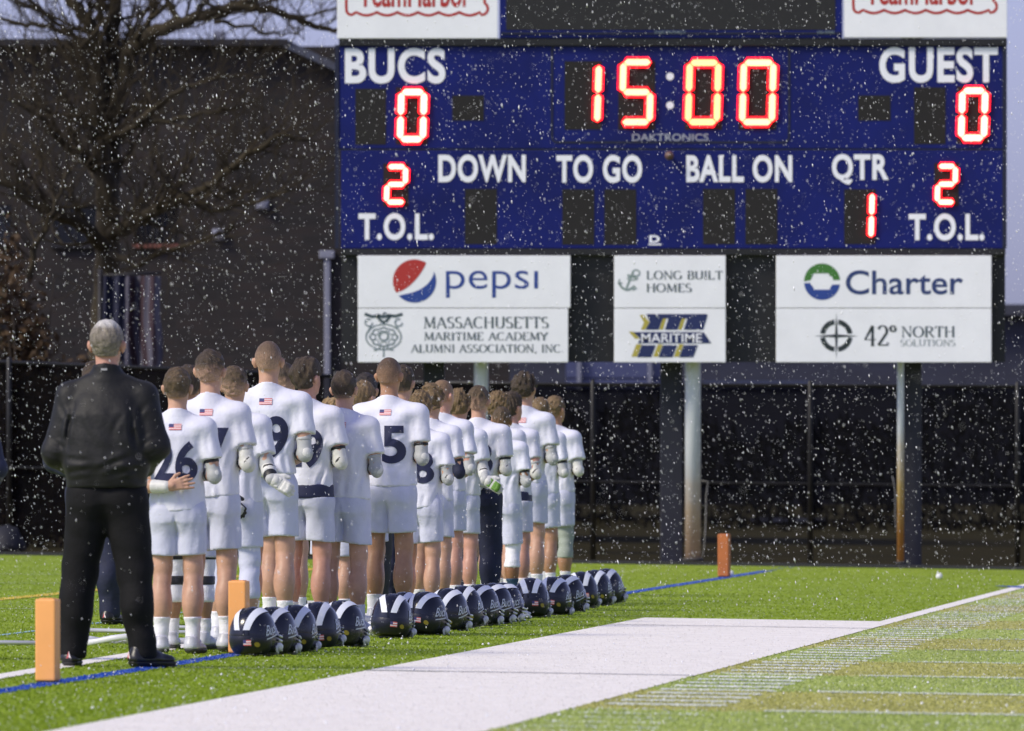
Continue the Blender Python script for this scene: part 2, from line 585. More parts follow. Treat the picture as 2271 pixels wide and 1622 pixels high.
def ground_line(name, a, b, wd, m, dz=0.004, ext=0.0):
    A, B = G(*a), G(*b)
    d = (B - A); d.z = 0; d.normalize()
    A = A - d * ext; B = B + d * ext
    pn = Vector((d.y, -d.x, 0)) * wd / 2
    q = [A - pn, A + pn, B + pn, B - pn]
    return sheet(name, [(p.x, p.y, gz(p.x) + dz) for p in q], m)
ground_line('boundary_marking', (0, 1535), (1600, 1283), 0.13, M_BLUEP, ext=8)
ground_line('boundary_marking', (0, 1502), (280, 1455), 0.14, M_PAINT, 0.005, ext=34)
ground_line('boundary_marking', (0, 1330), (270, 1304), 0.17, M_YELP, ext=25)
ground_line('boundary_marking', (0, 1410), (80, 1400), 0.06, mat('pale_blue_paint', (0.25, 0.42, 0.45), 0.8), ext=14)
for yy in (1275, 1352, 1295):
    ground_line('yard_line_marking', (-300, yy - 3), (360, yy + 2), 0.10, M_FAINT, 0.006)
ground_line('boundary_marking', (2235, 1301), (2420, 1315), 0.30, M_BLUEP, 0.006)
ground_line('yard_line_marking', (330, 1481), (980, 1492), 0.07, M_FAINT, 0.006)
ground_line('yard_line_marking', (1340, 1366), (1480, 1368), 0.07, M_FAINT, 0.006)

# turf blades, one mass
rs = np.random.RandomState(5)
NB = 260000
dd = 1.0 / rs.uniform(1 / 125.5, 1 / 44.0, NB)
xx = (rs.uniform(-120, 2420, NB) - CX) * dd / F
# part of them rooted exactly in the painted ticks and yard lines
NT_ = 52000
kk = np.floor(1.0 / rs.uniform(1 / 70.0, 1 / 6.0, NT_) - 20)
ut = U0 + .9144 * kk + rs.uniform(0, .10, NT_)
five = rs.rand(NT_) < .45
ut = np.where(five, U0 + 4.572 * np.round(kk / 5) + rs.uniform(0, .1, NT_), ut)
vt = np.where(five, rs.uniform(.9, 6.0, NT_), rs.uniform(.10, .66, NT_))
xx[:NT_] = ORG.x + DIRS.x * ut + PERP.x * vt; dd[:NT_] = ORG.y + DIRS.y * ut + PERP.y * vt
uu = (xx - ORG.x) * DIRS.x + (dd - ORG.y) * DIRS.y
vv = (xx - ORG.x) * PERP.x + (dd - ORG.y) * PERP.y
col = np.empty((NB, 3)); col[:] = TURF; col[vv > 0] = TURF_FIELD
band = (np.mod(uu - U0, 9.144) > 4.572) & (vv > 0)
col[band] = OLIVE
whitez = ((vv > v_left(uu)) & (vv < 0) & (uu < U_END)) | ((vv > -0.13) & (vv < 0))
def near_line(a, b, wd):
    A, B = G(*a), G(*b); d = (B - A); d.z = 0; d.normalize()
    return np.abs((xx - A.x) * d.y - (dd - A.y) * d.x) < wd / 2
col[near_line((0, 1535), (1600, 1283), 0.13)] = (0.022, 0.085, 0.40)
whitez |= near_line((0, 1502), (280, 1455), 0.14)
col[whitez] = (0.85, 0.81, 0.74)
tick = (vv > .1) & (vv < .66) & (np.mod(uu - U0, 0.9144) < 0.10)
col[tick] = (0.82, 0.84, 0.78)
fl5 = (vv > .9) & (np.mod(uu - U0, 4.572) < 0.10)
col[fl5] = (0.76, 0.78, 0.66)
lum = rs.uniform(0.85, 1.22, NB)
lum[whitez] = rs.uniform(0.80, 1.08, whitez.sum())
col = col * lum[:, None]
wet = (rs.rand(NB) < 0.02) & ~whitez
col[wet] = (0.6, 0.64, 0.5)  # a few blades paled to paint in the glint of water
hgt = rs.uniform(0.005, 0.013, NB); wid = rs.uniform(0.004, 0.009, NB)
hgt[whitez] *= 0.5
wid[whitez & (rs.rand(NB) < .4)] *= .3
ang = rs.uniform(0, 3.14, NB)
base = np.stack([xx, dd, -K * xx + 0.002], 1)
off = np.stack([np.cos(ang) * wid, np.sin(ang) * wid, np.zeros(NB)], 1)
tip = base + np.stack([rs.normal(0, .006, NB), rs.normal(0, .006, NB), hgt], 1)
V = np.concatenate([base - off, base + off, tip])
i = np.arange(NB)
mg = mat('turf_blades', (1, 1, 1), 0.5, attr='blade_colour', spec=0.3)
tg = mg.node_tree
tb = tg.nodes.new('ShaderNodeBsdfTranslucent'); ms = tg.nodes.new('ShaderNodeMixShader'); ms.inputs[0].default_value = 0.45
an_ = [q for q in tg.nodes if q.type == 'ATTRIBUTE'][0]
tg.links.new(an_.outputs['Color'], tb.inputs['Color'])
tg.links.new(tg.nodes['Principled BSDF'].outputs[0], ms.inputs[1]); tg.links.new(tb.outputs[0], ms.inputs[2])
tg.links.new(ms.outputs[0], [q for q in tg.nodes if q.type == 'OUTPUT_MATERIAL'][0].inputs[0])
o = mesh_np('grass', V, np.stack([i, i + NB, i + 2 * NB], 1), mg, attrs={'blade_colour': np.concatenate([col, col, col])}, smooth=False)
tag(o, 'short wet turf blades over the whole field', 'grass', kind='stuff')

# ------------------------------------------------------------------ pylons and balls
M_ORANGE = mat('orange_foam', (0.88, 0.40, 0.12), 0.5, var=0.06, scale=6, bump=0.05)
M_ORANGE2 = mat('faded_orange_foam', (0.44, 0.13, 0.03), 0.6, var=0.15, scale=9)
def pylon(px, py, tpx, label, m, rz=0.0, hh=0.425, wd=0.105):
    g = G(px, py)
    t = empty('end_pylon', g, rz)
    tag(t, label, 'pylon', 'orange pylons on the blue line')
    bm = bmesh.new(); box(bm, (-wd / 2, -wd / 2, 0.012), (wd / 2, wd / 2, hh), 0.009)
    o = bm_obj('post', bm, m, t)
    bm = bmesh.new(); box(bm, (-wd / 2 + .006, -wd / 2 + .006, 0), (wd / 2 - .006, wd / 2 - .006, 0.0115), 0.002)
    bm_obj('weighted_base', bm, M_BLK, t)
    bm = bmesh.new(); box(bm, (-wd / 2 + .016, -wd / 2 + .016, hh + .0005), (wd / 2 - .016, wd / 2 - .016, hh + .004), 0.001)
    bm_obj('top_cap', bm, m, t)
    return t
pylon(106, 1515, 0, 'bright orange pylon standing beside the coach in black', M_ORANGE, R(-14))
pylon(530, 1452, 0, 'bright orange pylon among the players by the first helmet', M_ORANGE, R(-14), 0.43)
pylon(1606, 1281, 0, 'faded orange pylon at the far end near the white post', M_ORANGE2, R(-14), 0.43, 0.11)

def ball(px, py, label):
    g = G(px, py)
    bm = bmesh.new()
    bmesh.ops.create_icosphere(bm, subdivisions=3, radius=0.033)
    for v in bm.verts: v.co *= 1 + 0.01 * math.sin(60 * v.co.x) * math.sin(50 * v.co.z)
    o = bm_obj('lacrosse_ball', bm, mat('white_rubber', (0.75, 0.75, 0.76), 0.5, var=0.05, bump=0.1), None, True)
    o.location = g + Vector((0, 0, 0.034))
    tag(o, label, 'ball', 'white balls on the turf')
ball(1620, 1280, 'white ball resting against the faded orange pylon')
ball(2083, 1286, 'white ball alone on open turf near the white line')
# ------------------------------------------------------------------ scoreboard
DS = 127.2
M_SBBLUE = mat('blue_panel_paint', (0.004, 0.009, 0.115), 0.5, var=0.3, scale=1.6, spec=0.25)
M_SBFRAME = mat('dark_blue_frame', (0.005, 0.007, 0.030), 0.5, var=0.2)
M_SBBLACK = mat('black_steel', (0.006, 0.006, 0.008), 0.55, var=0.3, scale=5)
M_COLUMN = mat('dark_painted_column', (0.012, 0.013, 0.024), 0.6, var=0.25, scale=4)
M_MASK = mat('black_digit_mask', (0.005, 0.0035, 0.0035), 0.7, var=0.3, scale=20)
M_SIGNW = mat('white_sign_face', (0.84, 0.85, 0.90), 0.45, var=0.05, scale=3)
M_LETW = mat('white_vinyl_letter', (0.84, 0.85, 0.92), 0.5, var=0.04, scale=5)
M_INKBLUE = mat('blue_ink', (0.02, 0.055, 0.27), 0.5)
M_INKNAVY = mat('navy_ink', (0.012, 0.022, 0.10), 0.5)
M_INKRED = mat('red_ink', (0.42, 0.03, 0.025), 0.5)
M_INKGREEN = mat('green_ink', (0.05, 0.18, 0.03), 0.5)
M_INKGREY = mat('slate_ink', (0.055, 0.085, 0.10), 0.5)
M_INKLIGHT = mat('pale_slate_ink', (0.17, 0.22, 0.24), 0.5)
M_INKBLACK = mat('black_ink', (0.018, 0.028, 0.032), 0.5)
M_INKGOLD = mat('gold_ink', (0.42, 0.36, 0.06), 0.5)
M_LEDR = mat('red_bloom_rim', (0.1, 0.0, 0.0), 0.5, emit=(1.0, 0.006, 0.012), estr=5.0)  # bloom round the lit digits, built as a glowing rim
M_LED = mat('lit_led', (0.5, 0.3, 0.1), 0.5, emit=(1.0, 0.72, 0.36), estr=1.7)
M_LEDY = mat('lit_amber_led', (0.5, 0.3, 0.1), 0.5, emit=(1.0, 0.66, 0.24), estr=1.6)
M_LEDW = mat('lit_white_led', (0.5, 0.3, 0.1), 0.5, emit=(1.0, 0.78, 0.55), estr=2.0)

def S(px, py, off=0.0):
    return P(px, py, DS) + Vector((0, -off, 0))

def sbox(name, x0, y0, x1, y1, f, b, m, parent, bev=0.0):
    bm = bmesh.new()
    a = P(x0, y1, DS); c = P(x1, y0, DS)
    box(bm, (a.x, DS - f, a.z), (c.x, DS - b, c.z), bev)
    return bm_obj(name, bm, m, parent)

def flat(name, polys, f, m, parent, mats=None, fm=None):
    """Flat printed or applied shape on a board: pixel polygons at depth offset f."""
    bm = bmesh.new()
    for i, p in enumerate(polys):
        fc = bm.faces.new([bm.verts.new(S(x, y, f)) for x, y in p])
        if fm: fc.material_index = fm[i]
    bm.normal_update()
    for fc in bm.faces:
        if fc.normal.y > 0: fc.normal_flip()
    bmesh.ops.triangulate(bm, faces=[q for q in bm.faces if len(q.verts) > 4])
    return bm_obj(name, bm, m, parent, mats=mats)

def words(name, body, x0, y0, x1, y1, f, m, parent, bold=0.0, shear=0.0, space=1.0):
    V, T = text_arrays(body, bold, shear, space)
    u, v = fit(V, x0, x1, y1, y0)
    bm = bmesh.new()
    vs = [bm.verts.new(S(a, b, f)) for a, b in zip(u, v)]
    for t in T:
        try: bm.faces.new([vs[i] for i in t])
        except ValueError: pass
    bm.normal_update()
    for fc in bm.faces:
        if fc.normal.y > 0: fc.normal_flip()
    return bm_obj(name, bm, m, parent)

def stroke_polys(pts, wd, closed=False):
    out = []
    pts = list(pts) + ([pts[0]] if closed else [])
    n = len(pts)
    L = []
    for i in range(n):
        a = pts[i - 1] if i > 0 else (pts[-2] if closed else pts[0]); b = pts[i + 1] if i < n - 1 else (pts[1] if closed else pts[-1])
        dx, dy = b[0] - a[0], b[1] - a[1]; l = math.hypot(dx, dy) or 1
        ww = (wd(dx / l, dy / l) if callable(wd) else wd) / 2
        L.append(((pts[i][0] - dy / l * ww, pts[i][1] + dx / l * ww), (pts[i][0] + dy / l * ww, pts[i][1] - dx / l * ww)))
    for i in range(n - 1):
        out.append([L[i][0], L[i][1], L[i + 1][1], L[i + 1][0]])
    return out

def arc(cx, cy, rx, ry, a0, a1, n=14):
    return [(cx + rx * math.cos(R(a0 + (a1 - a0) * i / n)), cy + ry * math.sin(R(a0 + (a1 - a0) * i / n))) for i in range(n + 1)]

# --- a small roman serif alphabet drawn as strokes (unit cap height)
A_ = arc
SERIF = {
    'A': (.74, [[(.06, 0), (.36, 1)], [(.36, 1), (.69, 0)], [(.17, .34), (.56, .34)]], [(.06, 0), (.69, 0)]),
    'B': (.62, [[(.13, 0), (.13, 1)], [(.13, 1), (.32, 1)] + A_(.32, .76, .2, .24, 90, -90)[1:] + [(.13, .52)], [(.13, .52), (.34, .52)] + A_(.34, .26, .23, .26, 90, -90)[1:] + [(.13, 0)]], [(.13, 0), (.13, 1)]),
    'C': (.72, [A_(.40, .5, .35, .5, 48, 312, 20)], []),
    'D': (.76, [[(.13, 0), (.13, 1)], [(.13, 1), (.3, 1)] + A_(.3, .5, .4, .5, 90, -90, 18)[1:] + [(.13, 0)]], [(.13, 0), (.13, 1)]),
    'E': (.60, [[(.13, 0), (.13, 1)], [(.13, 1), (.52, 1), (.52, .86)], [(.13, .52), (.42, .52)], [(.13, 0), (.55, 0), (.55, .15)]], [(.13, 0), (.13, 1)]),
    'G': (.78, [A_(.40, .5, .35, .5, 48, 318, 20), [(.68, .42), (.68, .08)]], [(.66, .42)]),
    'H': (.78, [[(.13, 0), (.13, 1)], [(.65, 0), (.65, 1)], [(.13, .52), (.65, .52)]], [(.13, 0), (.13, 1), (.65, 0), (.65, 1)]),
    'I': (.30, [[(.15, 0), (.15, 1)]], [(.15, 0), (.15, 1)]),
    'L': (.60, [[(.13, 0), (.13, 1)], [(.13, 0), (.54, 0), (.54, .17)]], [(.13, 0), (.13, 1)]),
    'M': (.92, [[(.12, 0), (.16, 1)], [(.16, 1), (.46, .05)], [(.46, .05), (.76, 1)], [(.76, 1), (.80, 0)]], [(.12, 0), (.80, 0), (.14, 1), (.78, 1)]),
    'N': (.80, [[(.13, 0), (.13, 1)], [(.13, 1), (.67, 0)], [(.67, 0), (.67, 1)]], [(.13, 0), (.10, 1), (.67, 1)]),
    'O': (.82, [A_(.41, .5, .35, .5, 0, 360, 26)], []),
    'R': (.70, [[(.13, 0), (.13, 1)], [(.13, 1), (.34, 1)] + A_(.34, .76, .22, .24, 90, -90)[1:] + [(.13, .52)], [(.32, .52), (.64, 0)]], [(.13, 0), (.13, 1), (.64, 0)]),
    'S': (.54, [A_(.27, .75, .2, .25, 40, 250, 12) + A_(.27, .25, .21, .25, 75, -145, 14)], []),
    'T': (.66, [[(.33, 0), (.33, 1)], [(.05, .84), (.05, 1), (.61, 1), (.61, .84)]], [(.33, 0)]),
    'U': (.76, [[(.13, 1), (.13, .32)] + A_(.385, .32, .255, .32, 180, 360, 14)[1:] + [(.64, 1)]], [(.13, 1), (.64, 1)]),
    'Y': (.70, [[(.04, 1), (.35, .48)], [(.66, 1), (.35, .48)], [(.35, .48), (.35, 0)]], [(.04, 1), (.66, 1), (.35, 0)]),
    '4': (.60, [[(.42, 0), (.42, 1)], [(.42, 1), (.04, .30), (.58, .30)]], [(.42, 0)]),
    '2': (.58, [A_(.28, .74, .22, .26, 160, -30, 14) + [(.06, .02)], [(.06, .03), (.54, .03), (.54, .16)]], []),
    '\u00b0': (.36, [A_(.18, .85, .13, .14, 0, 360, 14)], []),
    '.': (.26, [[(.09, .05), (.17, .05)]], []), ',': (.26, [[(.15, .08), (.10, -.14)]], []), ' ': (.34, [], []),
}
def serif(name, body, x0, y0, x1, y1, f, m, parent, T=.15, t=.055):
    polys = []; x = 0
    wd = lambda dx, dy: t + (T - t) * abs(dy) ** 1.5
    for ch in body:
        adv, st, sf = SERIF[ch]
        for s in st:
            q = [(x + a, b) for a, b in s]
            if ch in '.': polys += stroke_polys(q, .12)
            elif ch in 'AMN' and len(s) == 2 and ((s[1][1] > s[0][1] and ch == 'A') or (ch == 'M' and s[0][0] in (.12, .46)) or (ch == 'N' and s[0][0] == s[1][0])):
                polys += stroke_polys(q, t * 1.3)
            else: polys += stroke_polys(q, wd)
        for a, b in sf:
            polys += stroke_polys([(x + a - .10, b), (x + a + .10, b)], t)
        x += adv + .05
    pts = [p for q in polys for p in q]
    ax, bx = min(p[0] for p in pts), max(p[0] for p in pts)
    out = [[(x0 + (p[0] - ax) / (bx - ax) * (x1 - x0), y1 + (y0 - y1) * p[1]) for p in q] for q in polys]
    # tiny depth stagger so overlapping strokes never share a plane
    bm = bmesh.new()
    for i, q in enumerate(out):
        fc = bm.faces.new([bm.verts.new(S(a, b, f + 0.0004 * (i % 7))) for a, b in q])
    bm.normal_update()
    for fc in bm.faces:
        if fc.normal.y > 0: fc.normal_flip()
    return bm_obj(name, bm, m, parent)

sbd = empty('scoreboard', P(1493, 1255, DS) * 1.0)
sbd.location = (0, 0, 0)
tag(sbd, 'large blue scoreboard on dark columns with lit red digits', 'scoreboard')
# structure behind
for x0, x1, yb in ((938, 985, 1247), (1466, 1515, 1252), (2004, 2047, 1259)):
    o = sbox('column', x0, -160, x1, yb, -0.45, -0.70, M_COLUMN, sbd, 0.01)
    bm = bmesh.new(); a = P(x0 - 8, yb + 3, DS); b = P(x1 + 8, yb - 6, DS)
    box(bm, (a.x, DS + .40, a.z), (b.x, DS + .76, b.z), .01); bm_obj('base_plate', bm, M_SBBLACK, o)
sbox('backing_panel', 757, 548, 2230, 803, -0.10, -0.17, M_SBBLACK, sbd)
for x0 in (938, 1466, 2004): sbox('bracket', x0, 560, x0 + 45, 590, -0.172, -0.449, M_SBBLACK, sbd)
# crossbeams
sbox('crossbeam', 757, 552, 2230, 566, 0.02, -0.10, M_SBBLACK, sbd, 0.005)
sbox('crossbeam', 752, 86, 2233, 102, 0.05, -0.19, M_SBBLACK, sbd, 0.005)
# display screen on top
dsp = sbox('display_screen', 1108, -180, 1868, 85, 0.06, -0.19, M_SBBLUE, sbd, 0.01)
sbox('screen_face', 1122, -170, 1852, 67, 0.066, 0.061, mat('dark_led_screen', (0.012, 0.011, 0.010), 0.5, var=0.5, scale=30), dsp)
sbox('screen_rail', 1112, 72, 1864, 77, 0.075, 0.061, M_SBFRAME, dsp)
words('lettering', 'DAKTRONICS', 1452, 69, 1520, 75, 0.078, M_INKLIGHT, dsp, 0.01)
words('lettering', 'GS6 SERIES', 1812, 69, 1850, 75, 0.078, M_INKLIGHT, dsp, 0.01).name = 'lettering'
# two score panels
up = sbox('score_panel', 752, 102.5, 2233, 330, 0.0, -0.19, M_SBBLUE, sbd, 0.008)
lo = sbox('score_panel', 756, 334, 2231, 551.5, 0.0, -0.10, M_SBBLUE, sbd, 0.008)
sbox('panel_seam', 754, 330.3, 2232, 333.7, -0.005, -0.09, M_SBFRAME, sbd)
sbox('edge_trim', 743, 100, 751.5, 551, 0.01, -0.19, M_SBFRAME, sbd)
sbox('edge_trim', 2223, 103, 2232.5, 551, 0.006, -0.001, M_SBFRAME, sbd)
# rounded frame of the clock panel
fr = stroke_polys(arc(1236, 112, 12, 12, 180, 270, 4) + arc(1738, 112, 12, 12, 270, 360, 4) + arc(1738, 304, 12, 12, 0, 90, 4) + arc(1236, 304, 12, 12, 90, 180, 4), 5, True)
flat('clock_frame', fr, 0.006, M_SBFRAME, up)
for nm, par, r in (('BUCS', up, (765, 107, 988, 186)), ('GUEST', up, (1950, 105, 2213, 184)), ('DOWN', lo, (972, 343, 1166, 405)),
                   ('TO GO', lo, (1234, 344, 1424, 406)), ('BALL ON', lo, (1522, 344, 1757, 405)), ('QTR', lo, (1845, 342, 1971, 410)),
                   ('T.O.L.', lo, (795, 473, 962, 533)), ('T.O.L.', lo, (2015, 474, 2183, 534))):
    words('lettering', nm, *r, 0.007, M_LETW, par, 0.034, 0.0, 1.09)
words('lettering', 'DAKTRONICS', 1402, 297, 1571, 313, 0.007, M_INKLIGHT.copy() if False else mat('grey_vinyl_letter', (0.33, 0.35, 0.42), 0.5), up, 0.01)
words('lettering', 'D', 1440, 522, 1463, 539, 0.007, M_LETW, lo, 0.04)
flat('logo_bar', [[(1438, 541), (1467, 541), (1467, 544), (1438, 544)]], 0.007, M_LETW, lo)
# digit windows (dark masks)
for par, r in ((up, (788, 197, 856, 321)), (up, (1003, 212, 1073, 268)), (up, (1252, 136, 1334, 288)), (up, (1371, 136, 1453, 288)), (up, (1519, 136, 1601, 288)), (up, (1638, 136, 1722, 288)),
               (up, (878, 194, 948, 320)), (up, (1903, 212, 1975, 268)), (up, (2027, 194, 2097, 320)), (up, (2122, 192, 2193, 318)),
               (lo, (1031, 419, 1102, 542)), (lo, (1247, 420, 1318, 543)), (lo, (1340, 420, 1411, 543)), (lo, (1559, 419, 1630, 542)), (lo, (1653, 419, 1724, 542)), (lo, (1872, 420, 1942, 542)),
               (lo, (850, 363, 906, 458)), (lo, (2072, 362, 2126, 457))):
    sbox('digit_window', *r, 0.004, -0.001 + 0.0005, M_MASK, par)

SEG = {'0': 'abcdef', '1': 'bc', '2': 'abged', '5': 'afgcd'}
def digit(ch, x0, y0, x1, y1, th, lm, par):
    """Seven-segment figure: added red rim for the lens bloom round a brighter core of LEDs."""
    ym = (y0 + y1) / 2; h = th / 2
    g = 1.5
    L, Rr, Tt, B = x0 + h, x1 - h, y0 + h, y1 - h
    def hseg(xa, xb, y, e): return [(xa + g - e * .4, y), (xa + h + g - e * .4, y - h - e), (xb - h - g + e * .4, y - h - e), (xb - g + e * .4, y), (xb - h - g + e * .4, y + h + e), (xa + h + g - e * .4, y + h + e)]
    def vseg(ya, yb, x, e): return [(x, ya + g - e * .4), (x + h + e, ya + h + g - e * .4), (x + h + e, yb - h - g + e * .4), (x, yb - g + e * .4), (x - h - e, yb - h - g + e * .4), (x - h - e, ya + h + g - e * .4)]
    def shp(c, e):
        return {'a': lambda: hseg(L, Rr, Tt, e), 'd': lambda: hseg(L, Rr, B, e), 'g': lambda: hseg(L, Rr, ym, e), 'f': lambda: vseg(Tt, ym, L, e),
                'b': lambda: vseg(Tt, ym, Rr, e), 'e': lambda: vseg(ym, B, L, e), 'c': lambda: vseg(ym, B, Rr, e)}[c]()
    sk = lambda p: [(x + (ym - y) * 0.03, y) for x, y in p]
    bm = bmesh.new()
    for i, c in enumerate(SEG[ch]):
        e = th * 0.36
        ring_ = [S(x, y, 0.034) for x, y in sk(shp(c, e))]; back = [S(x, y, 0.006) for x, y in sk(shp(c, e))]
        vf = [bm.verts.new(q) for q in ring_]; vb = [bm.verts.new(q) for q in back]
        bm.faces.new(vf)
        for k in range(6): bm.faces.new((vf[k], vf[(k + 1) % 6], vb[(k + 1) % 6], vb[k]))
        fc = bm.faces.new([bm.verts.new(S(x, y, 0.037)) for x, y in sk(shp(c, -th * .02))]); fc.material_index = 1
    bmesh.ops.recalc_face_normals(bm, faces=bm.faces[:])
    return bm_obj('led_digit', bm, None, par, mats=[M_LEDR, lm])
digit('1', 1262, 138, 1333, 278, 13.5, M_LED, up)
digit('5', 1374, 132, 1449, 278, 13.5, M_LED, up)
digit('0', 1521, 133, 1598, 278, 13.5, M_LEDY, up)
digit('0', 1641, 133, 1720, 278, 13.5, M_LED, up)
digit('0', 882, 198, 946, 316, 13.5, M_LEDW, up)
digit('0', 2126, 195, 2190, 313, 13.5, M_LEDW, up)
digit('2', 853, 365, 904, 454, 10.5, M_LEDW, lo)
digit('2', 2074, 364, 2123, 454, 10.5, M_LEDW, lo)
digit('1', 1880, 424, 1938, 532, 10.5, M_LEDW, lo)
for yy in (170, 234):
    flat('colon_dot', [arc(1486, yy, 8.5, 8.5, 0, 340, 17)], 0.007, M_LETW, up)
# horn on the lower panel
hb = bmesh.new()
c = S(1484, 346, 0)
tube(hb, [c + Vector((0, -.002, 0)), c + Vector((0, -.05, 0)), c + Vector((0, -.075, 0)), c + Vector((0, -.11, 0))], [.018, .02, .035, .05], 14)
bm_obj('horn', hb, mat('brown_horn', (0.12, 0.07, 0.06), 0.5), lo, True)

# ------------------------------------------------------------------ sponsor signs
SG = 'white sponsor signs bolted to the scoreboard'
def sign(x0, y0, x1, y1, label, f=0.11, b=0.0205):
    o = sbox('sponsor_sign', x0, y0, x1, y1, f, b, M_SIGNW, None, 0.006)
    tag(o, label, 'sign', SG)
    return o
s1 = sign(794, 567.5, 1265, 683.5, 'white soft drink sign with red and blue globe emblem')
s2 = sign(794, 685, 1260, 804, 'white alumni association sign with grey crest and three lines of serif lettering')
s3 = sign(1362, 567.5, 1609, 683.5, 'small white home builder sign with pale grey anchor')
s4 = sign(1362, 685, 1609, 804, 'small white sign with striped navy letter M and gold edges')
s5 = sign(1721, 567.5, 2198, 683.5, 'white Charter sign with green and blue ring emblem'.replace('Charter ', 'sponsor '))
s6 = sign(1721, 685, 2198, 804, 'white sign with black compass ring left of thin serif lettering')
s7 = sign(748, -175, 1104, 86, 'white sign with red wavy outline at the left end of the scoreboard top', 0.06, -0.15)
s8 = sign(1872, -175, 2233, 84, 'white sign with red wavy outline at the right end of the scoreboard top', 0.06, -0.15)
FS = 0.1125
cxg, cyg, rg = 919.5, 624, 48
def bez(p0, p1, p2, p3, n=16):
    return [tuple((1 - t) ** 3 * p0[i] + 3 * (1 - t) ** 2 * t * p1[i] + 3 * (1 - t) * t * t * p2[i] + t ** 3 * p3[i] for i in (0, 1)) for t in [k / n for k in range(n + 1)]]
a0 = math.degrees(math.atan2(580 - cyg, 947 - cxg)); a1 = math.degrees(math.atan2(649 - cyg, 880 - cxg)) - 360
flat('red_emblem_half', [arc(cxg, cyg, rg, rg, a0, a1, 26) + bez((880, 649), (905, 645), (935, 612), (947, 580))[1:-1]], FS, M_INKRED, s1)
b0 = math.degrees(math.atan2(655 - cyg, 886 - cxg)); b1 = math.degrees(math.atan2(603 - cyg, 963 - cxg))
flat('blue_emblem_half', [arc(cxg, cyg, rg, rg, b0, b1, 26) + bez((963, 603), (957, 632), (930, 650), (886, 655))[1:-1]], FS, M_INKBLUE, s1)
words('lettering', 'peps\u0131', 989, 601, 1193, 661, FS, M_INKBLUE, s1, -0.004)
serif('lettering', 'MASSACHUSETTS', 940, 704, 1217, 728, FS, M_INKGREY, s2)
serif('lettering', 'MARITIME ACADEMY', 941, 738, 1216, 755, FS, M_INKGREY, s2)
serif('lettering', 'ALUMNI ASSOCIATION, INC.', 911, 765, 1248, 782, FS, M_INKGREY, s2)
# crest: eagle above a round shield with side scrolls
cr = []
cr += stroke_polys([(809, 697), (826, 703), (840, 700), (850, 704), (862, 700), (878, 702), (893, 697)], lambda dx, dy: 7)
cr += stroke_polys([(836, 701), (845, 712), (851, 716), (858, 712), (866, 701)], 7)
cr += stroke_polys([(850, 700), (852, 695), (857, 695)], 4)
flat('eagle_emblem', cr, FS, M_INKGREY, s2)
cr2 = stroke_polys(arc(851, 748, 39, 28, 0, 360, 30), 3.2) + stroke_polys(arc(851, 748, 29, 20, 0, 360, 26), 2)
flat('crest_ring', cr2, FS, M_INKLIGHT, s2)
cr3 = []
for a in range(0, 360, 45):
    cr3 += stroke_polys(arc(851 + 25 * math.cos(R(a)), 748 + 16 * math.sin(R(a)), 7, 6, 0, 360, 10), 1.8)
cr3 += stroke_polys(arc(851, 746, 10, 10, 0, 360, 14), 4)
for sx in (-1, 1):
    cr3 += stroke_polys(arc(851 + sx * 33, 716, 8, 8, 0, 300, 12), 3) + stroke_polys([(851 + sx * 28, 724), (851 + sx * 36, 738)], 3)
    cr3 += stroke_polys(arc(851 + sx * 22, 770, 14, 7, 90, 90 + sx * 140, 8), 3)
cr3 += stroke_polys([(851, 768), (851, 793)], 3)
bm = bmesh.new()
for i, q in enumerate(cr3): bm.faces.new([bm.verts.new(S(x, y, FS + .001 + .0004 * (i % 9))) for x, y in q])
bm_obj('crest_detail', bm, M_INKLIGHT, s2)
serif('lettering', 'LONG BUILT', 1434, 602, 1603, 620, FS, M_INKGREY, s3)
serif('lettering', 'HOMES', 1434, 630, 1534, 648, FS, M_INKGREY, s3)
an = stroke_polys([(1404, 603), (1389, 640)], 4.5) + stroke_polys(arc(1391, 624, 18, 19, 170, 40, 12), 5) + stroke_polys([(1391, 610), (1412, 618)], 4)
bm = bmesh.new()
for i, q in enumerate(an + stroke_polys(arc(1410, 606, 8, 7, 0, 360, 12), 3) + stroke_polys(arc(1402, 618, 11, 4, 0, 360, 10), 2.5) + stroke_polys([(1374, 620), (1371, 630), (1380, 628)], 3.5) + stroke_polys([(1404, 634), (1411, 640), (1403, 644)], 3.5)):
    bm.faces.new([bm.verts.new(S(x, y, FS + .0004 * (i % 9))) for x, y in q])
bm_obj('anchor_emblem', bm, mat('pale_anchor_ink', (0.22, 0.29, 0.28), 0.5), s3)
# striped M
def para(x0, x1, y0, y1, sl): return [(x0 + (y1 - y0) * sl, y0), (x1 + (y1 - y0) * sl, y0), (x1, y1), (x0, y1)]
yl = [[(1418, 699), (1427, 699), (1440, 715), (1430, 732), (1421, 732), (1428, 716)], para(1462, 1470, 707, 732, .3), para(1504, 1512, 707, 732, .3),
      [(1394, 736), (1404, 736), (1418, 752), (1408, 752)], para(1400, 1412, 764, 792, .38), para(1448, 1459, 764, 792, .38), para(1494, 1505, 764, 792, .38)]
flat('logo', yl, FS, M_INKGOLD, s4)
nv = [[(1433, 697), (1567, 697), (1569, 700), (1559, 732), (1516, 732), (1524, 707), (1512, 707), (1502, 732), (1474, 732), (1482, 707), (1470, 707), (1460, 732), (1431, 732), (1441, 715)],
      [(1404, 737), (1560, 737), (1577, 762), (1414, 762), (1420, 752)],
      para(1413, 1444, 766, 793, .38), para(1460, 1491, 766, 793, .38), para(1506, 1537, 766, 793, .38)]
flat('logo', nv, FS + .001, M_INKNAVY, s4)
words('lettering', 'MARITIME', 1422, 740, 1556, 760, FS + .003, M_LETW, s4, 0.01)
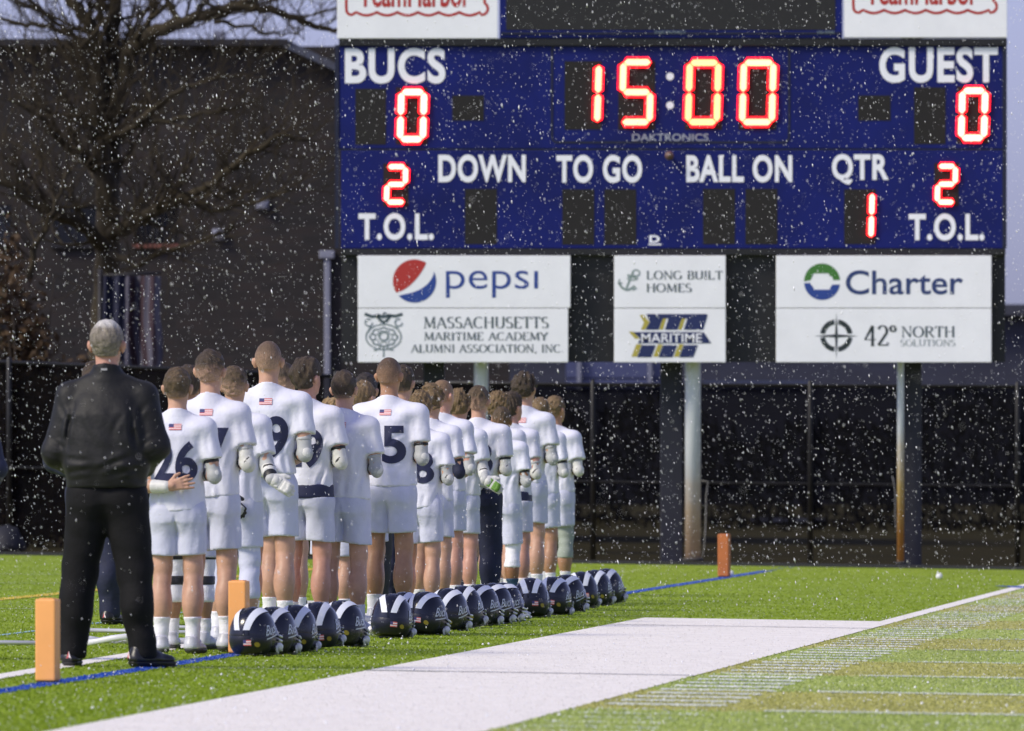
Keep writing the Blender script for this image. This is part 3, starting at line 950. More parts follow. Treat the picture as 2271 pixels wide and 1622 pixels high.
# ring emblem
def ring(cx, cy, r0, r1, a0, a1, n=24): return arc(cx, cy, r1, r1, a0, a1, n) + list(reversed(arc(cx, cy, r0, r0, a0, a1, n)))
flat('green_emblem_half', [arc(1822.5, 625, 40, 40, 180, 355, 26) + [(1847, 622), (1845, 614), (1838, 612), (1838, 607), (1804, 607), (1797, 622)]], FS, M_INKGREEN, s5)
flat('blue_emblem_half', [arc(1822.5, 626, 40, 40, 8, 176, 26) + [(1796, 628), (1806, 643), (1839, 643), (1841, 638), (1845, 632)]], FS, M_INKBLUE, s5)
words('lettering', 'Charter', 1875, 600, 2135, 654, FS, mat('indigo_ink', (0.022, 0.045, 0.16), 0.5), s5, 0.012)
# compass
rp = []
for q in range(4): rp.append(ring(1854, 745, 25, 36, q * 90 + 8, q * 90 + 82, 10))
flat('compass_ring', rp, FS, M_INKBLACK, s6)
cn = [[(1854, 694), (1857, 742), (1854, 745), (1851, 742)], [(1854, 796), (1857, 748), (1854, 745), (1851, 748)], [(1805, 746), (1851, 742), (1854, 745), (1851, 749)], [(1903, 746), (1857, 742), (1854, 745), (1857, 749)]]
flat('compass_needle', cn, FS + .001, M_INKBLACK, s6)
serif('lettering', '42\u00b0', 1915, 723, 1988, 767, FS, M_INKBLACK, s6, .14, .05)
serif('lettering', 'NORTH', 1998, 725, 2116, 748, FS, M_INKGREY, s6)
serif('lettering', 'SOLUTIONS', 1996, 754, 2118, 768, FS, M_INKLIGHT, s6, .11, .05)
for sg, xo in ((s7, 0), (s8, 1124)):
    f2 = 0.0625
    x0, x1 = 768 + xo, 1082 + xo
    if xo: x0, x1 = 1892, 2210
    yb = 34 if not xo else 29
    pts = [(x0, -120), (x0, yb - 18)] + arc(x0 + 12, yb - 12, 12, 12, 180, 90, 4)[1:]
    nn = 6; sp = (x1 - x0 - 40) / nn
    for q in range(nn):
        pts += arc(x0 + 22 + sp * (q + .5), yb - 7, sp / 2, 9, 180, 0, 8) if False else [(x0 + 22 + sp * (q + k / 6.0), yb - 6 + 7 * math.sin(math.pi * k / 6.0)) for k in range(7)]
    pts += arc(x1 - 14, yb - 14, 14, 14, 90, -60, 6) + [(x1 - 8, yb - 40), (x1 - 8, -120)]
    flat('wavy_outline', stroke_polys(pts, 6), f2, M_INKRED, sg)
    words('lettering', 'TeamHarbor', 796 + (x0 - 768), -44, 1044 + (x0 - 768), yb - 17, f2, M_INKRED, sg, 0.022)

# ------------------------------------------------------------------ posts behind the scoreboard
def rusty_mat(name, z0):
    m = bpy.data.materials.new(name); m.use_nodes = True
    t = m.node_tree; b = t.nodes['Principled BSDF']; b.inputs['Roughness'].default_value = 0.5
    tc = t.nodes.new('ShaderNodeTexCoord'); sx = t.nodes.new('ShaderNodeSeparateXYZ'); t.links.new(tc.outputs['Object'], sx.inputs[0])
    n = t.nodes.new('ShaderNodeTexNoise'); n.inputs['Scale'].default_value = 5; n.inputs['Detail'].default_value = 6
    t.links.new(tc.outputs['Object'], n.inputs['Vector'])
    ma = t.nodes.new('ShaderNodeMath'); ma.operation = 'MULTIPLY_ADD'; ma.inputs[1].default_value = 0.7
    t.links.new(n.outputs['Fac'], ma.inputs[0]); t.links.new(sx.outputs['Z'], ma.inputs[2])
    r = t.nodes.new('ShaderNodeValToRGB'); e = r.color_ramp.elements
    mr = t.nodes.new('ShaderNodeMapRange'); mr.inputs[1].default_value = z0 - .4; mr.inputs[2].default_value = z0 + 1.0
    t.links.new(ma.outputs[0], mr.inputs[0]); t.links.new(mr.outputs[0], r.inputs[0])
    e[0].position = 0.1; e[0].color = ((0.52, 0.36, 0.22, 1) if 'thick' in name else (0.48, 0.22, 0.05, 1))
    e[1].position = 0.95; e[1].color = (0.62, 0.66, 0.70, 1)
    x = e.new(0.5); x.color = (0.62, 0.50, 0.36, 1) if 'thick' in name else (0.60, 0.42, 0.15, 1)
    t.links.new(r.outputs[0], b.inputs['Base Color'])
    return m
M_POST = rusty_mat('thick_post_paint', 0.55); M_POST2 = rusty_mat('thin_post_paint', 0.9)
def post(x0, x1, yb, label, d, m):
    a = P((x0 + x1) / 2, yb, d); r = (x1 - x0) / 2 * d / F
    bm = bmesh.new(); tube(bm, [(0, 0, 0), (0, 0, 4.3)], r, 24)
    o = bm_obj('steel_post', bm, m, None); o.location = a
    bm = bmesh.new(); tube(bm, [(0, 0, 0), (0, 0, .03)], [r * 1.35, r * 1.3], 20); bm_obj('footing', bm, mat('footing_concrete', (0.05, 0.048, 0.045), 0.9, var=.3), o)
    bm = bmesh.new(); tube(bm, [(0, 0, 4.3), (0, 0, 4.34)], [r * 1.06, r * .7], 20); bm_obj('post_cap', bm, m, o)
    tag(o, label, 'post', 'white posts behind the scoreboard signs')
    return o
post(1519, 1554, 1244, 'thick white post with tan weathered lower half, right of the middle scoreboard column', 127.50, M_POST)
post(1051, 1083, 1240, 'thick white post rising behind the heads of the players', 127.50, M_POST)
post(1989.5, 2005, 1251, 'thin white post with rusty orange lower half, left of the right scoreboard column', 127.50, M_POST2)
# loose rope hanging by the posts
for px, pts, lab in ((1558, [(1555, 1066), (1570, 1068), (1566, 1100), (1565, 1160), (1562, 1215), (1556, 1243)], 'thin pale rope hanging from the fence beside the thick white post'),
                     (1985, [(1979, 1056), (1983, 1075), (1986, 1100), (1985, 1150), (1988, 1180)], 'thin pale rope hanging beside the rusty thin post')):
    bm = bmesh.new(); tube(bm, [P(x, y, 131.5) for x, y in pts], 0.006, 5)
    tag(bm_obj('rope', bm, mat('pale_rope', (0.25, 0.25, 0.24), 0.8)), lab, 'rope')

# ------------------------------------------------------------------ perimeter fence of black mesh
M_MESHW = mat('black_fence_wire', (0.006, 0.006, 0.007), 0.5)
def screen_mat():
    m = bpy.data.materials.new('black_windscreen_mesh'); m.use_nodes = True
    t = m.node_tree; b = t.nodes['Principled BSDF']; b.inputs['Base Color'].default_value = (0.002, 0.002, 0.003, 1)
    b.inputs['Roughness'].default_value = 0.9; b.inputs['Specular IOR Level'].default_value = 0.1; b.inputs['Alpha'].default_value = 0.84
    return m
M_SCREEN = screen_mat()
DF = 132.5
def fence(pts, label, mids, posts):
    """pts: (px, top py, bottom py) along the fence line."""
    t = empty('mesh_fence', (0, DF, 0)); t.location = (0, 0, 0)
    tag(t, label, 'fence', 'black mesh fence along the field end')
    bm = bmesh.new()
    for (xa, ta, ba), (xb, tb, bb) in zip(pts, pts[1:]):
        bm.faces.new([bm.verts.new(P(*q, DF)) for q in ((xa, ba), (xb, bb), (xb, tb), (xa, ta))])
    bm_obj('mesh_screen', bm, M_SCREEN, t)
    bm = bmesh.new(); tube(bm, [P(x, y, DF - .04) for x, y, _ in pts], 0.022, 8); bm_obj('top_rail', bm, M_MESHW, t)
    if mids:
        bm = bmesh.new(); tube(bm, [P(x, y, DF - .035) for x, y in mids], 0.014, 8); bm_obj('middle_rail', bm, M_MESHW, t)
    for x, tp, bt in posts:
        bm = bmesh.new(); a = P(x, bt, DF - .045); b = P(x, tp - 5, DF - .045)
        tube(bm, [a, b, b + Vector((0, 0, .03))], [.032, .032, .012], 10); bm_obj('fence_post', bm, M_MESHW, t)
fence([(-3000, 690, 1196), (-520, 790, 1232), (0, 803, 1236), (300, 815, 1240), (745, 835, 1243)], 'taller black mesh fence in front of the brick building', [(-3000, 980), (-520, 1030), (0, 1036), (745, 1052)], [(-2200, 722, 1208), (-1600, 746, 1217), (-1000, 771, 1225), (-430, 791, 1234), (20, 802, 1238), (480, 822, 1242), (745, 833, 1244)])
fence([(746, 846, 1243), (1270, 853, 1249), (2271, 857, 1263), (4600, 866, 1296)], 'lower black mesh fence behind the scoreboard columns', [(746, 1062), (1270, 1068), (2271, 1078), (4600, 1096)], [(850, 846, 1245), (1315, 852, 1250), (1797, 854, 1257), (2257, 856, 1264), (2760, 859, 1270), (3300, 861, 1277), (3900, 863, 1286)])
# ------------------------------------------------------------------ background: brick building, tree, flag
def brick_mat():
    m = bpy.data.materials.new('shade_toned_brick'); m.use_nodes = True
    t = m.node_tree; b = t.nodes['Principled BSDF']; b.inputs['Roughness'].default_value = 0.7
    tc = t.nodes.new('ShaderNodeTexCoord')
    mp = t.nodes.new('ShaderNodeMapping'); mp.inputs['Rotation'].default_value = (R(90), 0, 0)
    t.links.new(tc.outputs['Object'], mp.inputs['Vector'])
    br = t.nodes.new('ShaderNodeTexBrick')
    br.inputs['Color1'].default_value = (0.016, 0.0095, 0.0075, 1); br.inputs['Color2'].default_value = (0.0065, 0.0046, 0.0044, 1)  # lack of floodlight this far back is darkened into the brick colours
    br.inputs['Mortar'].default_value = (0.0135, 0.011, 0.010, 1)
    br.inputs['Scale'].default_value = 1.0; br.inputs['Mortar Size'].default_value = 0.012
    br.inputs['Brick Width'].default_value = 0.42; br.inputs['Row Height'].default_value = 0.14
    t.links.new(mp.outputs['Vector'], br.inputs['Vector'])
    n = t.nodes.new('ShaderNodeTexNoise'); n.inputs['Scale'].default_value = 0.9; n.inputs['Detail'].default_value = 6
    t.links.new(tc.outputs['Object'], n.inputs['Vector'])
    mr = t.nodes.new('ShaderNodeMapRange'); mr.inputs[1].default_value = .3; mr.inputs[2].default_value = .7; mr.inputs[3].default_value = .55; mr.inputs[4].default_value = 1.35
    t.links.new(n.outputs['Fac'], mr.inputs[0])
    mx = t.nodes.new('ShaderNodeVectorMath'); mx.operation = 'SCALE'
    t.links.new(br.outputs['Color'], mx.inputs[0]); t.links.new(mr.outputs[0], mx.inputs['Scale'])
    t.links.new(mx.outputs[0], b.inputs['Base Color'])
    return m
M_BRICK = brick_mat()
M_ROOF = mat('grey_slate_roof', (0.055, 0.06, 0.075), 0.7, var=.2, scale=3)
M_FASCIA = mat('dark_fascia', (0.010, 0.009, 0.012), 0.6, var=.2)
M_GLASS = mat('dark_window_glass', (0.008, 0.009, 0.013), 0.15, spec=0.5)
M_PALE = mat('pale_painted_metal', (0.20, 0.21, 0.27), 0.5, var=.1)
DB = 172.0
bld = empty('brick_building', (0, 0, 0))
tag(bld, 'dark brick building with flat eaves behind the bare tree', 'building')
def bbox(name, x0, y0, x1, y1, f, b, m, parent, bev=0.0):
    a = P(x0, y1, DB); c = P(x1, y0, DB)
    bm = bmesh.new(); box(bm, (a.x, DB - f, a.z), (c.x, DB + b, c.z), bev)
    return bm_obj(name, bm, m, parent)
# wall with window openings cut out (front skin built as strips round the openings)
WIN = [(302, 455, 394, 543), (120, 455, 212, 543), (-70, 455, 22, 543), (302, 640, 394, 760), (486, 600, 578, 720)]
WIN = [(300, 455, 395, 541), (120, 455, 215, 541), (-70, 455, 25, 541)]
wl, wr, wt, wb = -2600, 1130, 103, 1190
bm = bmesh.new()
xs = sorted(set([wl, wr] + [q for r in WIN for q in (r[0], r[2])])); ys = sorted(set([wt, wb] + [q for r in WIN for q in (r[1], r[3])]))
vm = {}
def vv_(x, y):
    if (x, y) not in vm: vm[(x, y)] = bm.verts.new(P(x, y, DB))
    return vm[(x, y)]
for xa, xb in zip(xs, xs[1:]):
    for ya, yb in zip(ys, ys[1:]):
        if any(r[0] <= xa and xb <= r[2] and r[1] <= ya and yb <= r[3] for r in WIN): continue
        bm.faces.new((vv_(xa, yb), vv_(xb, yb), vv_(xb, ya), vv_(xa, ya)))
for r in WIN:      # reveals
    c = [P(r[0], r[3], DB), P(r[2], r[3], DB), P(r[2], r[1], DB), P(r[0], r[1], DB)]
    for i in range(4):
        p, q = c[i], c[(i + 1) % 4]
        bm.faces.new([bm.verts.new(v) for v in (p, q, q + Vector((0, .25, 0)), p + Vector((0, .25, 0)))])
a = P(wr, wb, DB); c = P(wr, wt, DB); dv = Vector((0, 14, 0))
bm.faces.new([bm.verts.new(v) for v in (a, a + dv, c + dv, c)])
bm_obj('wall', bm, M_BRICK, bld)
for r in WIN:
    wn = bbox('window', r[0], r[1], r[2], r[3], -.16, .24, M_GLASS, bld)
    bbox('sill', r[0] - 6, r[3] + .5, r[2] + 6, r[3] + 9, .10, -.002, mat('terracotta_sill', (0.16, 0.055, 0.04), .7, var=.2) if r[0] == 300 else M_FASCIA, wn)
    xm = (r[0] + r[2]) / 2
    bbox('frame', xm - 2, r[1] + 1, xm + 2, r[3] - 1, -.12, .158, M_FASCIA, wn)
bbox('fascia', -2610, 88, 640, 103, .35, 0, M_FASCIA, bld)
# hipped grey roof to the right of the eaves
bm = bmesh.new()
z = [P(640, 89, DB), P(757, 152, DB - 2), P(1140, 152, DB - 2), P(1140, 60, DB + 8), P(760, 70, DB + 8)]
q = [P(640, 90, DB - .4), P(765, 150, DB - .4), P(1140, 200, DB - .4), P(1140, 100, DB + 9), P(655, 88, DB + 5)]
bm.faces.new([bm.verts.new(v) for v in (P(628, 104, DB - .42), P(762, 166, DB - .42), P(762, 148, DB - .2), P(640, 90, DB - .2))])
bm.faces.new([bm.verts.new(v) for v in (P(640, 90, DB - .2), P(762, 148, DB - .2), P(762, 150, DB + 12), P(640, 92, DB + 12))])
bm_obj('roof', bm, M_ROOF, bld)
bbox('roof_vent', 466, 58, 492, 87, -2, 2.4, M_PALE, bld, .02)
bbox('downpipe', 719, 560, 733, 900, .12, -.01, M_PALE, bld, .02)
bbox('downpipe_head', 708, 556, 742, 574, .16, -.01, M_PALE, bld, .02)
for (x0, y0, x1, y1) in ((567, 442, 596, 466), (471, 508, 497, 534)):
    bm = bmesh.new(); a = P(x0, y1, DB); c = P(x1, y0, DB)
    box(bm, (a.x, DB - .09, a.z), (c.x, DB - .003, c.z), .02); box(bm, (a.x + .04, DB - .13, a.z + .02), (c.x - .04, DB - .092, c.z - .05), .01)
    bm_obj('wall_light', bm, M_PALE, bld, True)

# chimney-like distant shape left and far building right
far = empty('low_building', (0, 0, 0))
tag(far, 'long slate blue building with pale posts far behind the fence', 'building')
DL = 236.0
def lbox(name, x0, y0, x1, y1, f, b, m, parent):
    a = P(x0, y1, DL); c = P(x1, y0, DL)
    bm = bmesh.new(); box(bm, (a.x, DL - f, a.z), (c.x, DL + b, c.z))
    return bm_obj(name, bm, m, parent)
M_SLATE = mat('slate_blue_siding', (0.024, 0.027, 0.048), 0.7, var=.25, scale=.8, stretch=(1, 1, 4))
lbox('wall', 1100, 700, 3100, 1120, 0, 10, M_SLATE, far)
lbox('roof_edge', 1090, 676, 3110, 700, .5, 10, mat('slate_roof', (0.028, 0.03, 0.045), .7, var=.3, scale=.6), far)
lbox('window_band', 1255, 800, 1472, 838, .05, .0, mat('pale_blue_glass', (0.065, 0.075, 0.16), .3, var=.2, scale=.5), far)
lbox('window_band', 1255, 842, 1472, 862, .05, .0, mat('pale_blue_glass', (0.065, 0.075, 0.16), .3), far)
lbox('window_band', 1560, 845, 1800, 862, .05, .0, mat('dim_blue_glass', (0.04, 0.048, 0.09), .3), far)
for x in (1284, 1441): lbox('pale_post', x - 4, 790, x + 4, 864, .2, -.06, M_PALE, far)

# water on the verge behind the fence, its pale reflection painted in
bm = bmesh.new()
pud = [(1660, 1152), (1700, 1149), (1770, 1150), (1826, 1151), (1830, 1156), (1770, 1160), (1700, 1159), (1664, 1157)]
def FG(px, py):
    y = 126; 
    d = F * (CAMH + .12) / (py - HZ - 0.0030 * (px - CX)); return Vector(((px - CX) * d / F, d, -0.10 - .003 * (px - CX) * d / F))
bm.faces.new([bm.verts.new(FG(x, y)) for x, y in pud])
tag(bm_obj('puddle', bm, mat('water_reflection_tone', (0.25, 0.27, 0.40), .3)), kind='structure')

# dark thicket beyond the verge
rs = np.random.RandomState(11)
NT = 26000
x = rs.uniform(-26, 26, NT); y = rs.uniform(205, 228, NT)
top = 2.55 + 0.35 * np.sin(x * 0.9) + 0.25 * np.sin(x * 2.3 + 1)
zz = rs.uniform(0, 1, NT) ** 0.8 * top - 0.7
ln = rs.uniform(.12, .45, NT); an = rs.uniform(0, 3.14, NT)
dx = np.cos(an) * ln * .5; dz = np.abs(np.sin(an)) * ln
wdt = rs.uniform(.015, .09, NT)
Vt = np.stack([np.stack([x, y, zz], 1), np.stack([x + wdt, y + .1, zz + wdt], 1), np.stack([x + dx, y, zz + dz], 1)], 1).reshape(-1, 3)
o = mesh_np('undergrowth', Vt, np.arange(NT * 3).reshape(-1, 3), mat('dark_thicket', (0.006, 0.0055, 0.005), .9, var=.5, scale=.7), smooth=False)
tag(o, 'dark leafless thicket beyond the verge behind the fence', 'undergrowth', kind='stuff')

# brown leafed shrub at left behind the fence
def shrub(px, py0, py1, wpx, d, colr, label, seed, n=5200):
    r0 = np.random.RandomState(seed)
    base = P(px, py0, d); hgt = (py0 - py1) * d / F; wd = wpx * d / F / 2
    t = empty('leafy_shrub', base); tag(t, label, 'shrub')
    bm = bmesh.new()
    for k in range(14):
        a = r0.uniform(0, 6.28); s = r0.uniform(.3, .9)
        tube(bm, [(0, 0, 0), (math.cos(a) * wd * s * .4, math.sin(a) * wd * s * .4, hgt * .4), (math.cos(a) * wd * s, math.sin(a) * wd * s, hgt * r0.uniform(.6, .95))], [.05, .03, .008], 6)
    bm_obj('stem', bm, mat('brown_stem', (0.03, 0.022, 0.015), .9), t)
    cl = 60
    cc = np.stack([r0.normal(0, .42, cl) * wd, r0.normal(0, .42, cl) * wd, hgt * r0.uniform(.08, .95, cl)], 1)
    ci = r0.randint(0, cl, n)
    p = cc[ci] + r0.normal(0, .16, (n, 3)) * np.array([wd, wd, hgt * .5])
    p[:, 2] = np.clip(p[:, 2], .02, None)
    u = r0.normal(0, 1, (n, 3)); u /= np.linalg.norm(u, axis=1)[:, None]
    v = np.cross(u, r0.normal(0, 1, (n, 3))); v /= np.linalg.norm(v, axis=1)[:, None]
    s = r0.uniform(.03, .075, n)[:, None]
    Vv = np.stack([p - u * s, p + v * s * .6, p + u * s, p - v * s * .6], 1).reshape(-1, 3)
    mesh_np('foliage', Vv, np.arange(n * 4).reshape(-1, 4), colr, t, smooth=False)
M_BRLEAF = mat('russet_leaves', (0.055, 0.030, 0.010), .8, var=.5, scale=1.6)
M_OLLEAF = mat('dull_olive_leaves', (0.022, 0.020, 0.009), .8, var=.5, scale=1.6)
shrub(55, 1225, 560, 190, 150, M_BRLEAF, 'russet leafed shrub behind the fence at the far left', 3)
shrub(190, 1215, 830, 190, 152, M_BRLEAF, 'lower russet shrub behind the coach in black', 4, 3600)
shrub(-110, 1215, 640, 210, 149, M_OLLEAF, 'olive shrub behind the fence, furthest from the scoreboard', 6, 3600)

# hanging flag behind the fence
fl = empty('hanging_flag', (0, 0, 0))
tag(fl, 'limp striped flag with blue canton hanging before the brick wall', 'flag')
DG = 148.0
def fold(x, y): return (.03 if x < 280 else .10) * math.sin((x - 225) * .10) + .05 * math.sin((x - 225) * .23 + y * .004)
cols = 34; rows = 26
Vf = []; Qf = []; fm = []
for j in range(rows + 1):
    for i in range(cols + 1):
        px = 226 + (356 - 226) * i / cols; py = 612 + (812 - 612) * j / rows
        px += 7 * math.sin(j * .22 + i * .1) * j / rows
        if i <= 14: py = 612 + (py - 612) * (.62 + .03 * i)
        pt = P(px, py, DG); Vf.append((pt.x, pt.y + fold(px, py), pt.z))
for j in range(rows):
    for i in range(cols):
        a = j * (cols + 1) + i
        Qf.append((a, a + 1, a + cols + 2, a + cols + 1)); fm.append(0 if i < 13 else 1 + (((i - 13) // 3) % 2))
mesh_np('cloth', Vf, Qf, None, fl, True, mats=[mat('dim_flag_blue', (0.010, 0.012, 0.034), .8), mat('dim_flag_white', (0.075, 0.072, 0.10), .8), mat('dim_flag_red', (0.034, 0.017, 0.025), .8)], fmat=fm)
bm = bmesh.new()
pb = P(222, 1222, DG); pt = P(222, 596, DG)
tube(bm, [pb, pt], .03, 10); bm_obj('pole', bm, M_FASCIA, fl)
bm = bmesh.new(); tube(bm, [pt + Vector((0, 0, -.09)), P(358, 606, DG)], .016, 8); bm_obj('crossarm', bm, M_FASCIA, fl)

# dark dome-shaped cover low at the far left
bm = bmesh.new()
bmesh.ops.create_icosphere(bm, subdivisions=3, radius=1)
c0 = P(14, 1222, 131)
for v in bm.verts:
    if v.co.z < 0: v.co.z = 0
    v.co = Vector((v.co.x * .22 * (1 + .05 * math.sin(9 * v.co.z)), v.co.y * .3, v.co.z * .30 + .02 * math.sin(14 * v.co.x)))
o = bm_obj('covered_cart', bm, mat('blue_black_cover', (0.008, 0.009, 0.016), .75, var=.2), None, True)
o.location = c0
tag(o, 'small dark domed cover behind the fence at the far left', 'cover')
bm = bmesh.new(); tube(bm, [(.23, -.12, .02), (.0, -.3, .03), (-.23, -.12, .02)], .018, 6); bm_obj('hem_cord', bm, M_BLK, o)

# bare tree
M_BARK = mat('mossy_bark', (0.032, 0.024, 0.010), .9, var=.5, scale=6, bump=.6, bscale=25)
M_TWIG = mat('dark_twigs', (0.034, 0.025, 0.011), .9, var=.3, scale=4)
DT = 152.0
tr = empty('bare_tree', P(228, 1222, DT))
tag(tr, 'bare mossy tree with spreading limbs in front of the brick building', 'tree')
rr = random.Random(4)
bmT = bmesh.new(); bmC = bmesh.new()
org = tr.location.copy()
def limb(pts, r0, r1, dys=None):
    q = []
    for i, (x, y) in enumerate(pts):
        d = DT + (dys[i] if dys else 0)
        q.append(P(x, y, d) - org)
    # refine
    fine = []
    for a, b in zip(q, q[1:]):
        for k in range(4):
            t = k / 4; fine.append(a.lerp(b, t) + Vector((rr.uniform(-.03, .03), rr.uniform(-.03, .03), rr.uniform(-.03, .03))) * (1 if k else 0))
    fine.append(q[-1])
    rad = [r0 + (r1 - r0) * i / (len(fine) - 1) for i in range(len(fine))]
    tube(bmT, fine, rad, 9)
    return fine, rad
def twig(p, d, L, r, depth):
    pts = [p]; dirv = d.normalized()
    n = 4
    for k in range(n):
        dirv = (dirv + Vector((rr.uniform(-.28, .28), rr.uniform(-.28, .28), rr.uniform(-.12, .3)))).normalized()
        pts.append(pts[-1] + dirv * L / n)
    tube(bmC, pts, [r * (1 - .7 * k / n) for k in range(n + 1)], 5 if depth else 4, cap=False)
    if depth > 0:
        for k in range(rr.randint(2, 4)):
            j = rr.randint(1, n)
            nd = (dirv + Vector((rr.uniform(-1, 1), rr.uniform(-.8, .8), rr.uniform(-.4, .9)))).normalized()
            twig(pts[j], nd, L * rr.uniform(.45, .75), r * .5, depth - 1)
LIMBS = [
    ([(228, 1222), (226, 1000), (229, 780), (236, 600), (240, 470)], .23, .16, None),
    ([(240, 480), (222, 330), (218, 200), (215, 90), (190, 40), (152, -10), (110, -90), (60, -210)], .15, .045, None),
    ([(240, 480), (244, 330), (246, 180), (250, 80), (256, 10), (262, -90), (275, -260)], .16, .05, [0, .3, .3, .3, .3, .3, .3]),
    ([(244, 300), (285, 120), (330, 78), (400, 52), (450, 36), (520, 14), (600, -20), (690, -70)], .12, .04, [0, 0, -.3, -.4, -.4, -.4, -.3, 0]),
    ([(450, 36), (540, 14), (590, 20), (640, 38), (700, 60), (748, 66)], .075, .03, [-.4] * 6),
    ([(240, 520), (290, 500), (345, 468), (401, 444), (440, 425), (475, 410), (550, 340), (626, 298), (680, 312)], .10, .03, [0, -.4, -.8, -1, -1.1, -1.2, -1.4, -1.5, -1.5]),
    ([(238, 560), (180, 500), (104, 470), (40, 420), (-60, 380)], .11, .04, [0, -.5, -1, -1.2, -1.4]),
    ([(230, 420), (216, 330), (250, 300), (330, 275), (420, 260), (520, 240)], .07, .02, [0, -.3, -.6, -.8, -1, -1]),
    ([(215, 110), (160, 78), (90, 58), (30, 50), (-60, 30)], .05, .02, None),
    ([(200, 60), (150, 70), (100, 30), (40, -20)], .04, .02, None),
    ([(400, 52), (380, 20), (360, -20), (330, -110)], .05, .02, [-.4] * 4),
    ([(430, 40), (460, 0), (500, -80)], .05, .02, [-.4] * 3),
    ([(300, 88), (330, 40), (370, 8), (395, -40)], .04, .015, [-.3] * 4),
    ([(475, 50), (540, 58), (600, 74), (660, 76)], .03, .012, [-.4] * 4),
    ([(245, 560), (300, 590), (360, 560), (430, 540), (520, 500)], .05, .015, [-.3, -.7, -1, -1.2, -1.3]),
    ([(220, 380), (150, 330), (90, 260), (20, 220)], .06, .02, [0, -.4, -.8, -1]),
    ([(300, 275), (380, 210), (450, 180), (560, 165)], .05, .015, [-.8, -1, -1, -1]),
    ([(401, 444), (470, 470), (560, 450), (660, 420)], .045, .012, [-1, -1.2, -1.4, -1.5]),
    ([(216, 300), (160, 240), (120, 170), (60, 130)], .05, .015, [-.2, -.5, -.7, -.7]),
    ([(65, 620), (80, 540), (120, 470), (150, 380)], .05, .02, [-1.5] * 4),
]
for L in LIMBS:
    f, r = limb(*L)
    if r[0] > .2: continue
    for i in range(2, len(f)):
        for _ in range(2 if r[i] > .03 else 3):
            t = (f[i] - f[i - 1]).normalized()
            nd = (t * .5 + Vector((rr.uniform(-1, 1), rr.uniform(-.8, .8), rr.uniform(-.5, .9)))).normalized()
            if rr.random() < (.85 if f[i].z + org.z < 6.2 else .42): twig(f[i], nd, rr.uniform(.5, 1.3), max(.009, r[i] * .32), 2)
bm_obj('trunk', bmT, M_BARK, tr)
bm_obj('crown', bmC, M_TWIG, tr)
# ------------------------------------------------------------------ people
def skin_mat(name, c):
    return mat(name, c, 0.45, var=0.2, scale=11, bump=0.08, bscale=90, spec=0.4)
SKINS = {'fair': skin_mat('fair_skin', (0.49, 0.285, 0.195)), 'pink': skin_mat('pink_skin', (0.50, 0.265, 0.195)), 'tan': skin_mat('tan_skin', (0.38, 0.205, 0.12)), 'brown': skin_mat('brown_skin', (0.27, 0.13, 0.065))}
SKINC = {'fair': (0.50, 0.31, 0.22), 'pink': (0.52, 0.30, 0.22), 'tan': (0.40, 0.23, 0.14), 'brown': (0.26, 0.13, 0.07)}
M_HAIR = mat('hair', (1, 1, 1), 0.55, attr='hair_colour', var=0.45, scale=110, bump=1.0, bscale=170, spec=0.5)
HAIRC = {'dark': (0.050, 0.032, 0.017), 'brown': (0.085, 0.055, 0.026), 'light': (0.17, 0.11, 0.05), 'blond': (0.30, 0.20, 0.09), 'grey': (0.23, 0.20, 0.16), 'black': (0.026, 0.018, 0.013)}

def frame(w, d, n):
    w = np.array(w, float); d = np.array(d, float); d /= np.linalg.norm(d)
    n = np.array(n, float); n = n - d * n.dot(d); n /= np.linalg.norm(n)
    s = np.cross(d, n)
    return w, d, n, s

def hand_prims(w, d, n, spread=0.0, curl=0.25, thumb=1, fat=1.0):
    """w wrist, d towards the fingers, n back of the hand, thumb = side sign."""
    w, d, n, s = frame(w, d, n)
    pt = lambda a, b, c: w + d * a + s * b + n * c
    out = [rc(pt(.0, 0, 0), .026 * fat, pt(.03, 0, 0), .028 * fat)]
    for b in (-.026, -.009, .009, .026):
        out.append(rc(pt(.02, b * .7, 0), .017 * fat, pt(.085, b, 0), .0125 * fat))
    for b, L in ((-.029, .062), (-.010, .078), (.010, .084), (.029, .073)):
        b2 = b + spread * b * L * 12
        a1 = pt(.085, b, 0.0); a2 = pt(.085 + L * .5, (b + b2) / 2, -curl * L * .12); a3 = pt(.085 + L, b2, -curl * L * .5)
        out += [rc(a1, .0105 * fat, a2, .0095 * fat), rc(a2, .0095 * fat, a3, .0075 * fat)]
    t0 = pt(.025, .026 * thumb, -.004); t1 = pt(.062, .058 * thumb, -.012); t2 = pt(.092, .068 * thumb, -.016)
    out += [rc(t0, .015 * fat, t1, .0115 * fat), rc(t1, .0115 * fat, t2, .0085 * fat)]
    return out

def head_rot(yaw, pitch, piv):
    """Returns a wrapper turning a primitive about the neck pivot."""
    cy, sy, cp, sp = math.cos(yaw), math.sin(yaw), math.cos(pitch), math.sin(pitch)
    def inv(X, Y, Z):
        x, y, z = X - piv[0], Y - piv[1], Z - piv[2]
        x, y = cy * x + sy * y, -sy * x + cy * y
        y, z = cp * y + sp * z, -sp * y + cp * z
        return x + piv[0], y + piv[1], z + piv[2]
    def wrap(prim, pad=.04):
        fn, lo, hi = prim
        return (lambda X, Y, Z: fn(*inv(X, Y, Z))), np.array(lo) - pad, np.array(hi) + pad
    return wrap, inv

